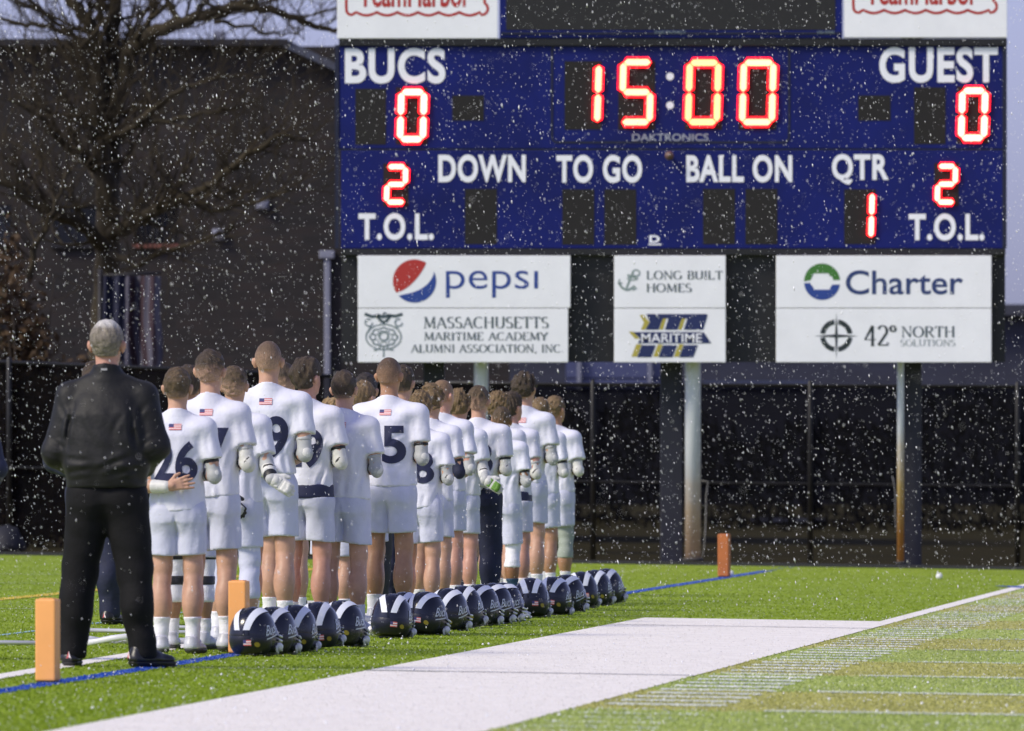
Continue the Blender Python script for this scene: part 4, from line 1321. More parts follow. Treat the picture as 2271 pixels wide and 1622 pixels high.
ARMS_R = {'heart': ((.238, -.035, 1.125), (.04, .195, 1.14)), 'heart_low': ((.236, -.055, 1.11), (.06, .19, 1.06)),
          'out': ((.225, -.04, 1.16), (.275, -.13, 1.075)), 'side': ((.235, -.02, 1.14), (.245, .06, .88)), 'front': ((.262, -.03, 1.15), (.15, .20, 1.03))}
ARMS_L = {'back_low': ((-.255, -.12, 1.06), (-.035, -.185, 1.055)), 'hip': ((-.24, -.10, 1.10), (-.02, -.20, .95)), 'back': ((-.265, -.10, 1.12), (-.085, -.190, 1.03)), 'side': ((-.235, -.02, 1.14), (-.245, .06, .88)),
          'front': ((-.262, -.03, 1.12), (-.16, .19, 1.0)), 'heart': ((-.245, .0, 1.12), (-.10, .205, 1.13))}

def creases(lst, side=-1):
    """Soft pressed-in folds along segments (x0, z0, x1, z1, depth, width) on the back."""
    def fn(X, Y, Z):
        s = 0
        for x0, z0, x1, z1, dp, wd in lst:
            dx, dz = x1 - x0, z1 - z0; L = dx * dx + dz * dz
            t = np.clip(((X - x0) * dx + (Z - z0) * dz) / L, 0, 1)
            bow = .012 * np.sin(3.14 * t)
            q = (X - x0 - t * dx + bow) ** 2 + (Z - z0 - t * dz) ** 2
            env = np.sin(3.14159 * np.clip(t, .04, .96))
            s = s + dp * env * (np.exp(-q / wd ** 2) - .55 * np.exp(-(np.sqrt(q) - 1.9 * wd) ** 2 / wd ** 2))
        return s * (Y < .06)
    return fn
def random_folds(seed, hem):
    r = random.Random(seed * 13 + 5); out = []
    for s in (-1, 1):
        for k in range(3):       # from the armpit towards the small of the back
            x = s * r.uniform(.13, .17); z = r.uniform(1.22, 1.34)
            out.append((x, z, x - s * r.uniform(.03, .12), z - r.uniform(.10, .24), r.uniform(.004, .008), r.uniform(.010, .017)))
        for k in range(3):       # hanging folds above the hem
            x = s * r.uniform(.03, .16)
            out.append((x, hem - .02, x + r.uniform(-.05, .05), hem + r.uniform(.10, .24), r.uniform(.004, .008), r.uniform(.010, .018)))
        out.append((s * .205, 1.40, s * r.uniform(.22, .25), 1.24, r.uniform(.004, .007), .013))
    out.append((-.10, 1.08 + r.uniform(-.04, .04), .10, 1.06 + r.uniform(-.06, .06), r.uniform(.002, .005), .016))
    return out
NUMFONT = {}
def number_polys(txt, h, w):
    key = txt
    if key not in NUMFONT: NUMFONT[key] = text_arrays(txt, 0.028)
    V, T = NUMFONT[key]
    u, v = fit(V, -w / 2, w / 2, -h / 2, h / 2)
    return [[(u[i], v[i]) for i in t] for t in T]

def leg_prims(s, kx, fx, fy, o=0.0):
    return [(rc((s * .086, 0, .90), .080 + o, (kx, .008 + fy * .5, .54), .061 + o), .03),
            (rc((kx, .005 + fy * .5, .55), .060 + o, (kx, fy * .55, .47), .055 + o), .02),
            (rc((kx, -.006 + fy * .5, .47), .053 + o, (fx, -.022 + fy, .08), .038 + o), .02),
            (ell((kx * .55 + fx * .45 + s * .004, -.030 + fy * .65, .335), (.060 + o, .064 + o, .135 + o)), .035),
            (ell((kx * .6 + fx * .4 - s * .012, -.034 + fy * .65, .315), (.048 + o, .056 + o, .10 + o)), .03),
            (ell((kx, .018 + fy * .5, .515), (.050 + o, .050 + o, .055 + o)), .02)]

def build_person(seed, loc, H, yaw, label, o):
    sc = H / 1.80
    rs = np.random.RandomState(seed)
    h = o.get('h', 0.0105)
    skin = o.get('skin', 'fair')
    SH = o.get('sh', .178)                 # shoulder joint
    stance = o.get('stance', .105)
    coach = o.get('coach', False)
    big = o.get('big', 1.0)
    er, wrR = ARMS_R[o.get('ra', 'heart')]
    el, wrL = ARMS_L[o.get('la', 'back')]
    er, wrR, el, wrL = [np.array(v, float) for v in (er, wrR, el, wrL)]
    shz = 1.412 if coach else 1.424
    shR = np.array((SH, -.005, shz)); shL = np.array((-SH, -.005, shz))
    piv = (0, -.01, 1.53)
    wrap, inv = head_rot(o.get('hy', 0.0), o.get('hp', 0.0), piv)
    # ---------------- body: one continuous skin surface
    B = Field((-.46, -.36, -.02), (.46, .36, 1.86), h)
    B.add(loft([(.86, 0, 0, .15, .10), (1.02, 0, 0, .14, .10), (1.25, 0, 0, .155, .105), (1.40, 0, -.005, .16, .10), (1.46, 0, -.01, .10, .075)]), .0)
    for s, sh, e, wv in ((1, shR, er, wrR), (-1, shL, el, wrL)):
        B.add(rc((s * .05, -.01, 1.485), .045, sh * np.array((.95, 1, 1)), .052), .05)
        B.add(rc(sh, .056, e, .041), .03)
        B.add(rc(e, .041, e * .45 + wv * .55, .039), .02)
        B.add(rc(e * .55 + wv * .45, .040, wv, .027), .02)
    B.add(rc((0, -.02, 1.46), .062, (0, -.004, 1.62), .056), .03)
    hd = [(ell((0, -.012, 1.706), (.076, .094, .094)), .02), (ell((0, .03, 1.635), (.058, .066, .068)), .04), (rc((0, .083, 1.69), .010, (0, .103, 1.655), .014), .015),
          (ell((0, .07, 1.585), (.028, .024, .02)), .02), (rc((-.03, .082, 1.712), .011, (.03, .082, 1.712), .011), .015),
          (ell((0, .088, 1.622), (.022, .012, .006)), .008), (ell((0, .086, 1.611), (.019, .012, .006)), .008)]
    for s in (-1, 1):
        hd += [(ell((s * .083, -.010, 1.668), (.013, .022, .036)), .008), (ell((s * .095, -.020, 1.678), (.010, .013, .024)), .006)]
    for p, k in hd: B.add(wrap(p), k)
    for s in (-1, 1):                       # eye sockets
        fn, lo_, hi_ = wrap(ell((s * .03, .096, 1.692), (.015, .012, .009)))
        sl = B.sub(lo_, hi_)
        if sl: B.F[sl[0]] = np.maximum(B.F[sl[0]], -fn(*sl[1:]))
    ft = []
    sk = o.get('step', 0.0)
    for s in (-1, 1):
        fx, fy = s * stance, s * sk
        kx = s * (.095 * .5 + stance * .5)
        ft.append((fx, fy))
        for q_, k_ in leg_prims(s, kx, fx, fy): B.add(q_, k_)
        B.add(rc((fx, -.03 + fy, .06), .035, (fx + s * .02, .10 + fy, .035), .03), .03)
    bare = o.get('bare', '')
    for s, e, wv, c in ((1, er, wrR, 'R'), (-1, el, wrL, 'L')):
        if c in bare: continue
        B.add(rc(wv, .028, wv + (wv - e) / np.linalg.norm(wv - e) * .012, .028), .02)
    V, Q = B.mesh(1)
    for c, e, wv, th in (('R', er, wrR, -1), ('L', el, wrL, 1)):
        if c in bare:                       # a bare hand, modelled finer, continuous with the wrist
            d = (wv - e) / np.linalg.norm(wv - e)
            if c == 'L' and o.get('la', 'back').startswith('back'): dh = np.array((.93, .05, .22)); n = np.array((0, -1, .05)); th = -1
            else: dh = d; n = np.array((1 if c == 'R' else -1, -.2, .1))
            HF = Field(wv - .26, wv + .26, .0048)
            HF.add(rc(wv - d * .055, .030, wv, .026), .0)
            for p in hand_prims(wv, dh, n, spread=.5, curl=.3, thumb=th): HF.add(p, .007)
            v2, q2 = HF.mesh(1)
            Q = np.concatenate([Q, q2 + len(V)]); V = np.concatenate([V, v2])
    body = mesh_np('person', V * sc, Q, SKINS[skin])
    body.location = loc; body.rotation_euler = (0, 0, yaw)
    tag(body, label, 'person', o.get('group', 'players lined up along the blue line'))

    # ---------------- hair
    st = o.get('hair', 'short'); hc = np.array(HAIRC[o.get('hc', 'brown')])
    thick, amp, fq = {'buzz': (.004, .0008, 200), 'short': (.011, .0045, 150), 'fade': (.010, .004, 150), 'curly': (.021, .0105, 120), 'grey': (.010, .0035, 130), 'long': (.020, .006, 110)}[st]
    A = Field((-.13, -.16, 1.56), (.13, .15, 1.87), o.get('hh', .0056))
    top = ell((0, -.012, 1.706), (.076 + thick * .9, .094 + thick, .094 + thick * 1.15))
    A.add(wrap(top), 0)
    nap = rc((0, -.045, 1.70), .066 + thick * .5, (0, -.036, 1.628), .046 + thick * .35)
    A.add(wrap(nap), .03)
    n1 = wav(seed + 7, fq, amp, 1, 1, .55); n2 = wav(seed + 9, fq * .45, amp * .8)
    X, Y, Z = A.grid(); x, y, z = inv(X, Y, Z)
    fld = A.F + n1(x, y, z) + n2(x, y, z)
    front = .052 + .03 * np.clip((z - 1.735) / .05, 0, 1)              # hairline over the brow and before the ears
    face = np.minimum(y - front + 0 * z, 1.752 - z + 0 * y) if False else np.minimum(y - .045, 1.755 - z)
    ear = np.minimum(np.minimum(np.abs(x) - .062, 1.692 - z), y + .036)
    nape = 1.617 + .012 * (st == 'buzz') - .012 * (st == 'long')
    fld = np.maximum(fld, np.maximum(face, np.maximum(ear, nape - z + .35 * np.maximum(y + .05, 0))))
    A.F = fld
    Vh, Qh = A.mesh(1)
    xr, yr, zr = inv(Vh[:, 0], Vh[:, 1], Vh[:, 2])
    lo_f, hi_f = {'buzz': (1.645, 1.755), 'fade': (1.65, 1.725), 'short': (1.60, 1.65), 'curly': (1.58, 1.62), 'grey': (1.58, 1.62), 'long': (1.57, 1.60)}[st]
    tt = np.clip((zr - lo_f) / (hi_f - lo_f), 0, 1)[:, None]
    tt = .16 + .84 * tt if st in ('buzz', 'fade') else .35 + .65 * tt
    if st == 'buzz': tt = tt * .86
    lockn = (.78 + .5 * np.clip(n1(xr, yr, zr) / (amp + 1e-6) * .5 + .5, 0, 1))[:, None]
    hcol = (hc[None] * lockn) * tt + np.array(SKINC[skin])[None] * (1 - tt)
    if st == 'grey':
        wl_ = np.clip((zr - 1.76) / .03, 0, 1)[:, None]; hcol = hcol * (1 - wl_) + np.array((.55, .53, .50)) * lockn * wl_
        mid = np.exp(-((zr - 1.70) / .035) ** 2)[:, None] * .45; hcol = hcol * (1 - mid) + np.array((.10, .085, .06)) * mid
    mesh_np('hair', Vh * sc, Qh, M_HAIR, body, attrs={'hair_colour': hcol})

    def cloth(name, Fd, m, parent=None, sm=1):
        v, q = Fd.mesh(sm)
        return mesh_np(name, v * sc, q, m, parent or body), v, q

    # ---------------- trousers or shorts
    pants = o.get('pants', 'shorts')
    f1 = wav(seed + 1, 28, .0055, 1, 1, .16); f2 = wav(seed + 2, 55, .0022, 1, 1, .5)
    if pants == 'shorts':
        hem = o.get('shem', .62)
        Pn = Field((-.30, -.28, hem - .03), (.30, .28, 1.06), h)
        Pn.add(loft([(.84, 0, 0, .168, .122), (.92, 0, -.005, .168, .124), (.97, 0, -.003, .160, .112), (1.05, 0, 0, .150, .104)]), 0)
        for s in (-1, 1):
            kx = s * (.095 * .5 + stance * .5)
            Pn.add(rc((s * .084, 0, .90), .096, (s * .090 + (kx - s * .1) * .6, .004, hem - .06), .098, 1.10), .03)
            Pn.add(ell((s * .072, -.056, .855), (.078, .058, .080)), .06)
        Pn.displace(lambda X, Y, Z: f1(X, Y, Z) + f2(X, Y, Z) + .009 * np.exp(-(X / .010) ** 2) * np.clip((.90 - Z) / .04, 0, 1) * (Y < .02))
        Pn.clip(lambda X, Y, Z: hem + .012 * np.sin(9 * X + seed) - .02 * np.abs(X) - Z + 0 * Y)
        if o.get('band'): Pn.clip(lambda X, Y, Z: Z - (o.get('jhem', .93) - .052) + 0 * X + 0 * Y)
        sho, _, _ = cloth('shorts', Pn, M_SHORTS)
    else:
        pm = {'navy': M_NAVYCLOTH, 'black': M_NAVYCLOTH, 'char': M_CHAR, 'slacks': M_SLACKS}[pants]
        wdn = 1.04 if coach else 1.0
        Pn = Field((-.40, -.28, .03), (.40, .30, 1.06), h)
        Pn.add(loft([(.86, 0, 0, .172 * wdn, .125 * wdn), (.95, 0, 0, .160 * wdn, .115 * wdn), (1.02, 0, 0, .150 * wdn, .105 * wdn)]), 0)
        for s in (-1, 1):
            fx, fy = s * stance, s * sk
            kx = s * (.095 * .45 + stance * .55)
            for q_, k_ in leg_prims(s, kx, fx, fy, .022): Pn.add(q_, k_)
            Pn.add(rc((s * .090, -.005, .90), (.120 if coach else .108) * wdn, (kx, .006 + fy * .5, .50), (.086 if coach else .080) * wdn), .04)
            Pn.add(rc((kx, .006 + fy * .5, .50), (.086 if coach else .080) * wdn, (fx, -.014 + fy, .085), (.070 if coach else .066) * wdn), .03)
            Pn.add(ell((s * .076, -.064, .87), (.088, .070, .085)), .05)
        g1 = wav(seed + 3, 24, .006, 1, 1, .22); g2 = wav(seed + 4, 45, .0022, .9, .9, .5)
        Pn.displace(lambda X, Y, Z: (g1(X, Y, Z) + g2(X, Y, Z)) * (1.0 + .5 * np.clip((.3 - Z) * 8, 0, 1)))
        Pn.clip(lambda X, Y, Z: .045 - Z + 0 * X + 0 * Y)
        cloth('trousers', Pn, pm)

    # ---------------- socks, sleeves and shoes
    for (fx, fy), s in zip(ft, (-1, 1)):
        kx = s * (.095 * .5 + stance * .5)
        if pants == 'shorts':
            scol = o.get('sock', M_SOCK); sht = o.get('sockh', .21)
            Fs = Field((fx - .13, fy - .16, .03), (fx + .13, fy + .14, sht + .06), .008)
            for q_, k_ in leg_prims(s, kx, fx, fy, .006): Fs.add(q_, k_)
            w1 = wav(seed + 5, 70, .0018, .3, .3, 1.2)
            Fs.displace(w1)
            Fs.clip(lambda X, Y, Z: Z - sht + 0 * X + 0 * Y)
            cloth('sock', Fs, scol)
            kn = o.get('knee')
            if kn and (o.get('kneeside') in (None, s)):
                kz0, kz1, km = kn
                Fk = Field((kx - .16, -.2 + min(fy, 0), kz0 - .02), (kx + .16, .18 + max(fy, 0), kz1 + .02), .0095)
                for q_, k_ in leg_prims(s, kx, fx, fy, .009): Fk.add(q_, k_)
                Fk.displace(wav(seed + 6, 60, .0022, .3, .3, 1.3))
                Fk.clip(lambda X, Y, Z: np.maximum(kz0 - Z, Z - kz1) + 0 * X + 0 * Y)
                ks, _, _ = cloth('leg_sleeve', Fk, km)
                if o.get('bands'):
                    for bz in (.44, .60):
                        Fb = Field((kx - .16, -.2, bz - .07), (kx + .16, .18, bz + .07), .0095)
                        for q_, k_ in leg_prims(s, kx, fx, fy, .016): Fb.add(q_, k_)
                        Fb.clip(lambda X, Y, Z: np.abs(Z - bz) - .030 + 0 * X + 0 * Y)
                        cloth('knee_band', Fb, M_BLK, ks)
        toe = o.get('toe', (0.0, 0.0))[0 if s < 0 else 1] + s * .14
        ct, sn = math.cos(toe), math.sin(toe)
        def tf(a, b, c): return (fx + a * ct + b * sn, fy - .02 - a * sn + b * ct, c)
        sm = M_BLKSHOE if (coach or pants == 'slacks') else o.get('shoe', M_SHOE)
        Fh = Field((fx - .24, fy - .16, -.01), (fx + .24, fy + .24, .17), .0075)
        Fh.add(rc(tf(0, -.035, .045), .044, tf(0, .07, .040), .043), 0)
        Fh.add(rc(tf(0, .07, .040), .044, tf(s * .008, .165, .026), .036), .03)
        Fh.add(rc(tf(0, -.03, .05), .043, tf(0, -.02, .115), .041), .03)
        Fh.displace(wav(seed + 8, 60, .0018))
        Fh.clip(lambda X, Y, Z: np.maximum(.0305 - Z, Z - .112) + 0 * X + 0 * Y)
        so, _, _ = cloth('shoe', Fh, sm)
        Fl = Field((fx - .24, fy - .16, -.02), (fx + .24, fy + .24, .05), .0062)
        Fl.add(rc(tf(0, -.035, .045), .050, tf(0, .07, .040), .048), 0)
        Fl.add(rc(tf(0, .07, .038), .048, tf(s * .008, .168, .026), .038), .02)
        Fl.clip(lambda X, Y, Z: np.maximum(.0005 - Z, Z - .0303) + 0 * X + 0 * Y)
        cloth('sole', Fl, M_BLK if coach or o.get('dsole') else M_SOLE, so)
        if coach:
            bmh = bmesh.new()
            cc = [np.array(tf(a, -.0835, c)) * sc for a, c in ((-.013, .045), (0, .052), (.013, .045), (0, .085))]
            bmh.faces.new([bmh.verts.new(tuple(q)) for q in (cc[0], cc[1], cc[3])]).material_index = 0
            bmh.faces.new([bmh.verts.new(tuple(q)) for q in (cc[1], cc[2], cc[3])]).material_index = 1
            bm_obj('heel_emblem', bmh, None, so, mats=[M_RED, M_FWHITE])

    # ---------------- jersey or jacket
    if not coach:
        hem = o.get('jhem', .93); slv = o.get('slv', 1.23)
        J = Field((-.42, -.28, hem - .05), (.42, .26, 1.60), h)
        tw = o.get('tw', 1.0)
        J.add(loft([(hem - .06, 0, -.002, .184 * tw, .138), (1.10, 0, 0, .166 * tw, .120), (1.28, 0, -.004, .180, .126), (1.38, 0, -.010, .178, .116), (1.45, 0, -.012, .130, .085), (1.50, 0, -.012, .070, .062)], 2.3), 0)
        for s, sh, e in ((1, shR, er), (-1, shL, el)):
            J.add(rc((s * .050, -.012, 1.488), .044, sh, .060), .04)
            J.add(ell((s * .135, -.012, 1.425), (.090, .090, .046)), .05)
            u = (e - sh) / np.linalg.norm(e - sh)
            tz = (1.424 - slv) / max(.2, -u[2])
            J.add(rc(sh, .064, sh + u * (tz + .10), .076), .035, cut=lambda X, Y, Z, u=u, sh=sh, tz=tz: (X - sh[0]) * u[0] + (Y - sh[1]) * u[1] + (Z - sh[2]) * u[2] - tz)
        J.add(rc((0, -.022, 1.47), .070, (0, -.014, 1.56), .067), .03)
        q1 = wav(seed + 11, 22, .0065, 1.0, .8, .20); q2 = wav(seed + 12, 46, .0030, 1, .8, .55)
        J.displace(lambda X, Y, Z: (q1(X, Y, Z) + q2(X, Y, Z)) * np.clip((1.50 - Z) / .25, .12, 1))
        J.displace(creases(random_folds(seed, hem)))
        J.clip(lambda X, Y, Z: hem + .012 * np.sin(7 * X + seed) + .02 * Y - Z)
        J.clip(lambda X, Y, Z: Z - 1.538 + .35 * (Y + .03) + 0 * X)
        jo, v, q = cloth('jersey', J, M_JERSEY)
        bv = bvh_of(v * sc, q)
        num = o.get('num')
        if num:
            wdt = (.115 if len(num) == 1 else .275); hh = .255
            pl = [[(a * sc, (b + 1.215 + o.get('nz', 0)) * sc) for a, b in p] for p in number_polys(num, hh, wdt)]
            project('number', pl, bv, -1.0, M_NAVY, jo, off=.004, step=.022)
        if o.get('flag', True):
            fw, fh = .080, .038
            pl, fm = [], []
            for r_ in range(7):
                x0 = -fw / 2
                z0 = 1.432 + fh * (r_ / 7.0 - .5); z1 = z0 + fh / 7
                if r_ >= 3:
                    pl.append([(x0, z0), (x0 + .4 * fw, z0), (x0 + .4 * fw, z1), (x0, z1)]); fm.append(2); x0 += .4 * fw
                pl.append([(x0, z0), (fw / 2, z0), (fw / 2, z1), (x0, z1)]); fm.append(r_ % 2 if r_ % 2 else 0)
            pl = [[(a * sc, b * sc) for a, b in p] for p in pl]
            project('flag_patch', pl, bv, -1.0, None, jo, off=.004, step=.03, mats=[M_RED, M_FWHITE, M_FBLUE], fm=fm)
        if o.get('band'):                   # dark waistband showing under the jersey hem
            Wb = Field((-.3, -.25, hem - .10), (.3, .25, hem + .06), h)
            Wb.add(loft([(hem - .2, 0, -.006, .186 * tw, .142), (hem + .1, 0, -.004, .172 * tw, .130)], 2.4), 0)
            Wb.clip(lambda X, Y, Z: np.maximum(hem - .062 - Z, Z - hem - .03) + 0 * X + 0 * Y)
            cloth('waistband', Wb, M_NAVY)
    else:
        J = Field((-.50, -.32, .90), (.50, .34, 1.64), h)
        J.add(loft([(.935, 0, 0, .200 * big, .150 * big), (.985, 0, 0, .205 * big, .156 * big), (1.05, 0, -.005, .222 * big, .172 * big), (1.18, 0, -.006, .218 * big, .168 * big), (1.32, 0, -.012, .205 * big, .150 * big), (1.40, 0, -.014, .17 * big, .12), (1.49, 0, -.012, .080, .072)], 2.4), 0)
        for s, sh, e, wv in ((1, shR, er, wrR), (-1, shL, el, wrL)):
            J.add(rc((s * .055, -.012, 1.490), .052, sh, .070), .05)
            J.add(rc(sh, .076, e, .072), .022)
            J.add(rc(e, .074, e * .15 + wv * .85, .056), .03)
        J.add(rc((0, -.015, 1.48), .078, (0, -.008, 1.60), .074), .03)
        q1 = wav(seed + 11, 20, .0055, 1, .8, .25); q2 = wav(seed + 12, 44, .0025, .9, .8, .7)
        J.displace(lambda X, Y, Z: (q1(X, Y, Z) + q2(X, Y, Z)) * np.clip((1.50 - Z) / .2, .08, 1))
        J.displace(creases([(-.04, 1.015, .17, 1.10, .012, .014), (-.20, 1.01, -.03, 1.035, .010, .013), (.05, 1.00, .21, 1.035, .008, .012), (-.20, 1.09, -.06, 1.075, .007, .012),
                            (.155, 1.36, .185, 1.12, .014, .012), (-.155, 1.36, -.185, 1.12, .014, .012), (-.12, 1.33, -.05, 1.18, .005, .014), (.12, 1.33, .06, 1.2, .005, .014),
                            (-.29, 1.20, -.20, 1.14, .008, .011), (.29, 1.20, .20, 1.15, .008, .011), (-.30, 1.12, -.22, 1.09, .007, .010), (.30, 1.13, .22, 1.09, .007, .010),
                            (-.24, 1.38, -.17, 1.28, .006, .013), (.24, 1.38, .17, 1.28, .006, .013), (-.16, 1.405, .16, 1.405, .0035, .006), (-.2, .978, .2, .978, .006, .007)]))
        J.clip(lambda X, Y, Z: np.maximum(.935 - Z + 0 * X + 0 * Y, Z - 1.572 + .25 * (Y + .03) + 0 * X))
        jo, v, q = cloth('jacket', J, o.get('jm', M_BLACKCLOTH))
        bv = bvh_of(v * sc, q)
        project('collar_tag', [[(a * sc, b * sc) for a, b in ((-.016, 1.545), (.016, 1.545), (.016, 1.556), (-.016, 1.556))]], bv, -1, mat('grey_tag', (.3, .3, .32), .6), jo, off=.003, step=.02)

    # ---------------- arm guards and gloves
    if not coach:
        pads = o.get('pad', 'white')
        for c, sh, e, wv in (('R', shR, er, wrR), ('L', shL, el, wrL)):
            pc = {'white': M_PAD if seed % 2 else M_PADG, 'grey': M_PADG, 'black': M_BLK, 'navy': M_NAVYCLOTH}[pads]
            u = (e - sh) / np.linalg.norm(e - sh); d = (wv - e) / np.linalg.norm(wv - e); c_ = (1 if c == 'R' else -1,)
            Fp = Field(np.minimum(e, wv) - .20, np.maximum(e, wv) + .20, .0085)
            Fp.add(rc(e - u * .12, .0455, e - u * .01, .0445), 0)
            Fp.add(rc(e - u * .01, .0445, e + d * .14, .042), .012)
            bk = (u - d); bk /= np.linalg.norm(bk)
            Fp.add(ell(e + bk * .008, (.0455, .0455, .050)), .012)
            Fp.displace(wav(seed + 13, 70, .0018))
            Fp.clip(lambda X, Y, Z: -((X - e[0]) * u[0] + (Y - e[1]) * u[1] + (Z - e[2]) * u[2]) - .125)
            po, _, _ = cloth('elbow_pad', Fp, pc)
            Fc = Field(e - .14, e + .14, .0075)
            Fc.add(ell(e + bk * .014 - u * .010, (.0435, .0435, .052)), 0)
            cloth('pad_cap', Fc, {'white': M_PAD, 'grey': M_PAD, 'black': M_CHAR, 'navy': M_NAVYCLOTH}[pads], po)
            if seed % 2:
                Ft = Field(e - .14, e + .14, .0065)
                Ft.add(ell(e + bk * .014 - u * .010, (.0458, .0458, .0545)), 0)
                Ft.clip(lambda X, Y, Z: np.abs((X - e[0]) * (.5 * u[0] + .6 * c_[0]) + (Y - e[1]) * u[1] * .5 + (Z - e[2]) * (u[2] * .9 + .3 * c_[0]) + .012) - .008)
                cloth('pad_trim', Ft, M_BLK, po)
            Fq = Field(e - .22, e + .16, .0075)
            Fq.add(rc(e - u * .10, .049, e - u * .085, .049), 0)
            Fq.clip(lambda X, Y, Z: np.abs((X - e[0]) * u[0] + (Y - e[1]) * u[1] + (Z - e[2]) * u[2] + .092) - .012)
            cloth('pad_strap', Fq, M_BLK if seed % 3 == 0 else M_PADG, po)
            Fz = Field(e - .16, e + .16, .0075)
            Fz.add(rc(e - u * .01, .048, e + d * .14, .046), .0)
            Fz.clip(lambda X, Y, Z: np.abs((X - e[0]) * d[0] + (Y - e[1]) * d[1] + (Z - e[2]) * d[2] - .048) - .011)
            cloth('pad_strap', Fz, M_BLK, po)
            if c in bare: 
                Fw = Field(wv - .16, wv + .12, .0065)
                Fw.add(rc(wv - d * .10, .044, wv - d * .015, .038), 0)
                cloth('wrist_cuff', Fw, M_PAD, po)
                continue
            gcol = o.get('gloveL', 'white') if c == 'L' else o.get('glove', 'white')
            gl = {'white': M_PAD, 'black': M_BLK, 'lime': M_PAD}[gcol]
            if c == 'L' and o.get('la', 'back').startswith('back'): dh = np.array((.9, .12, -.18)); n = np.array((0, -1, .05)); th = -1
            elif o.get('ra', 'heart').startswith('heart') and c == 'R': dh = np.array((-.9, .1, .3)); n = np.array((0, 1, 0)); th = 1
            elif o.get('ra') == 'out' and c == 'R': dh = np.array((.85, -.1, -.5)); n = np.array((.2, -1, .1)); th = -1
            elif o.get('la') == 'hip' and c == 'L': dh = np.array((.7, 0, -.6)); n = np.array((0, -1, .1)); th = -1
            else: dh = d; n = np.array((1 if c == 'R' else -1, -.1, 0)); th = 1
            Fg = Field(wv - .26, wv + .26, .0062)
            Fg.add(rc(wv - d * .09, .050, wv, .038), 0)
            for p in hand_prims(wv, dh, n, spread=.15, curl=.7, thumb=th, fat=1.55): Fg.add(p, .006)
            go, _, _ = cloth('glove', Fg, gl)
            w_, d_, n_, s_ = frame(wv, dh, n)
            Fr = Field(wv - .26, wv + .26, .0062)
            for b_, L_ in ((-.027, .05), (-.009, .062), (.009, .066), (.027, .058)):
                for a_, ln_ in ((.045, .02), (.098, .018), (.098 + L_ * .55, .014)):
                    Fr.add(rc(w_ + d_ * a_ + s_ * b_ + n_ * .016, .0118, w_ + d_ * (a_ + ln_) + s_ * b_ + n_ * (.016 - .2 * max(0, a_ - .09)), .0115), .0)
            if gcol == 'white':
                Fr2 = Field(wv - .2, wv + .2, .0065); Fr2.add(rc(wv - d * .035, .047, wv - d * .02, .046), 0)
                cloth('glove_strap', Fr2, M_BLK if seed % 2 else M_PADG, go)
            cloth('knuckle_roll', Fr, {'white': M_PAD, 'black': M_PADG, 'lime': M_GREENPAD}[gcol], go)
    return body
def place(px, foot):
    g = G(px, foot)
    return g, F / g.y

def P_(seed, px, top, foot, yaw, label, **o):
    g, s = place(px, foot)
    H = (foot - top) / s
    H = max(1.50, min(1.97, H))
    H /= (1.0 + {'curly': .016, 'long': .012, 'short': .005, 'fade': .005}.get(o.get('hair', 'short'), .002))
    return build_person(seed, g, H, R(yaw), label, o)

# the man in black nearest the camera
P_(1, 238, 712, 1480, -9, 'grey haired man in black jacket and slacks standing nearest the camera', coach=True, big=1.05, sh=.195, ra='front', la='front', pants='slacks', stance=.188, hair='grey', hc='grey', skin='pink',
   bare='RL', h=.0095, toe=(.10, -1.0 + 2.0 * 0 + 1.65), group='adults in dark clothes')
P_(2, 212, 800, 1385, -15, 'person in navy tracksuit mostly hidden behind the man in black', coach=True, big=.98, jm=M_NAVYCLOTH, pants='navy', hair='short', hc='dark', bare='RL', h=.0125, group='adults in dark clothes')
P_(3, -101, 800, 1462, -12, 'person at the left picture edge of whom only a dark sleeve shows', coach=True, big=1.08, jm=M_NAVYCLOTH, pants='navy', hair='short', hc='dark', bare='RL', h=.0125, sh=.19, ra='front', la='front', group='adults in dark clothes')

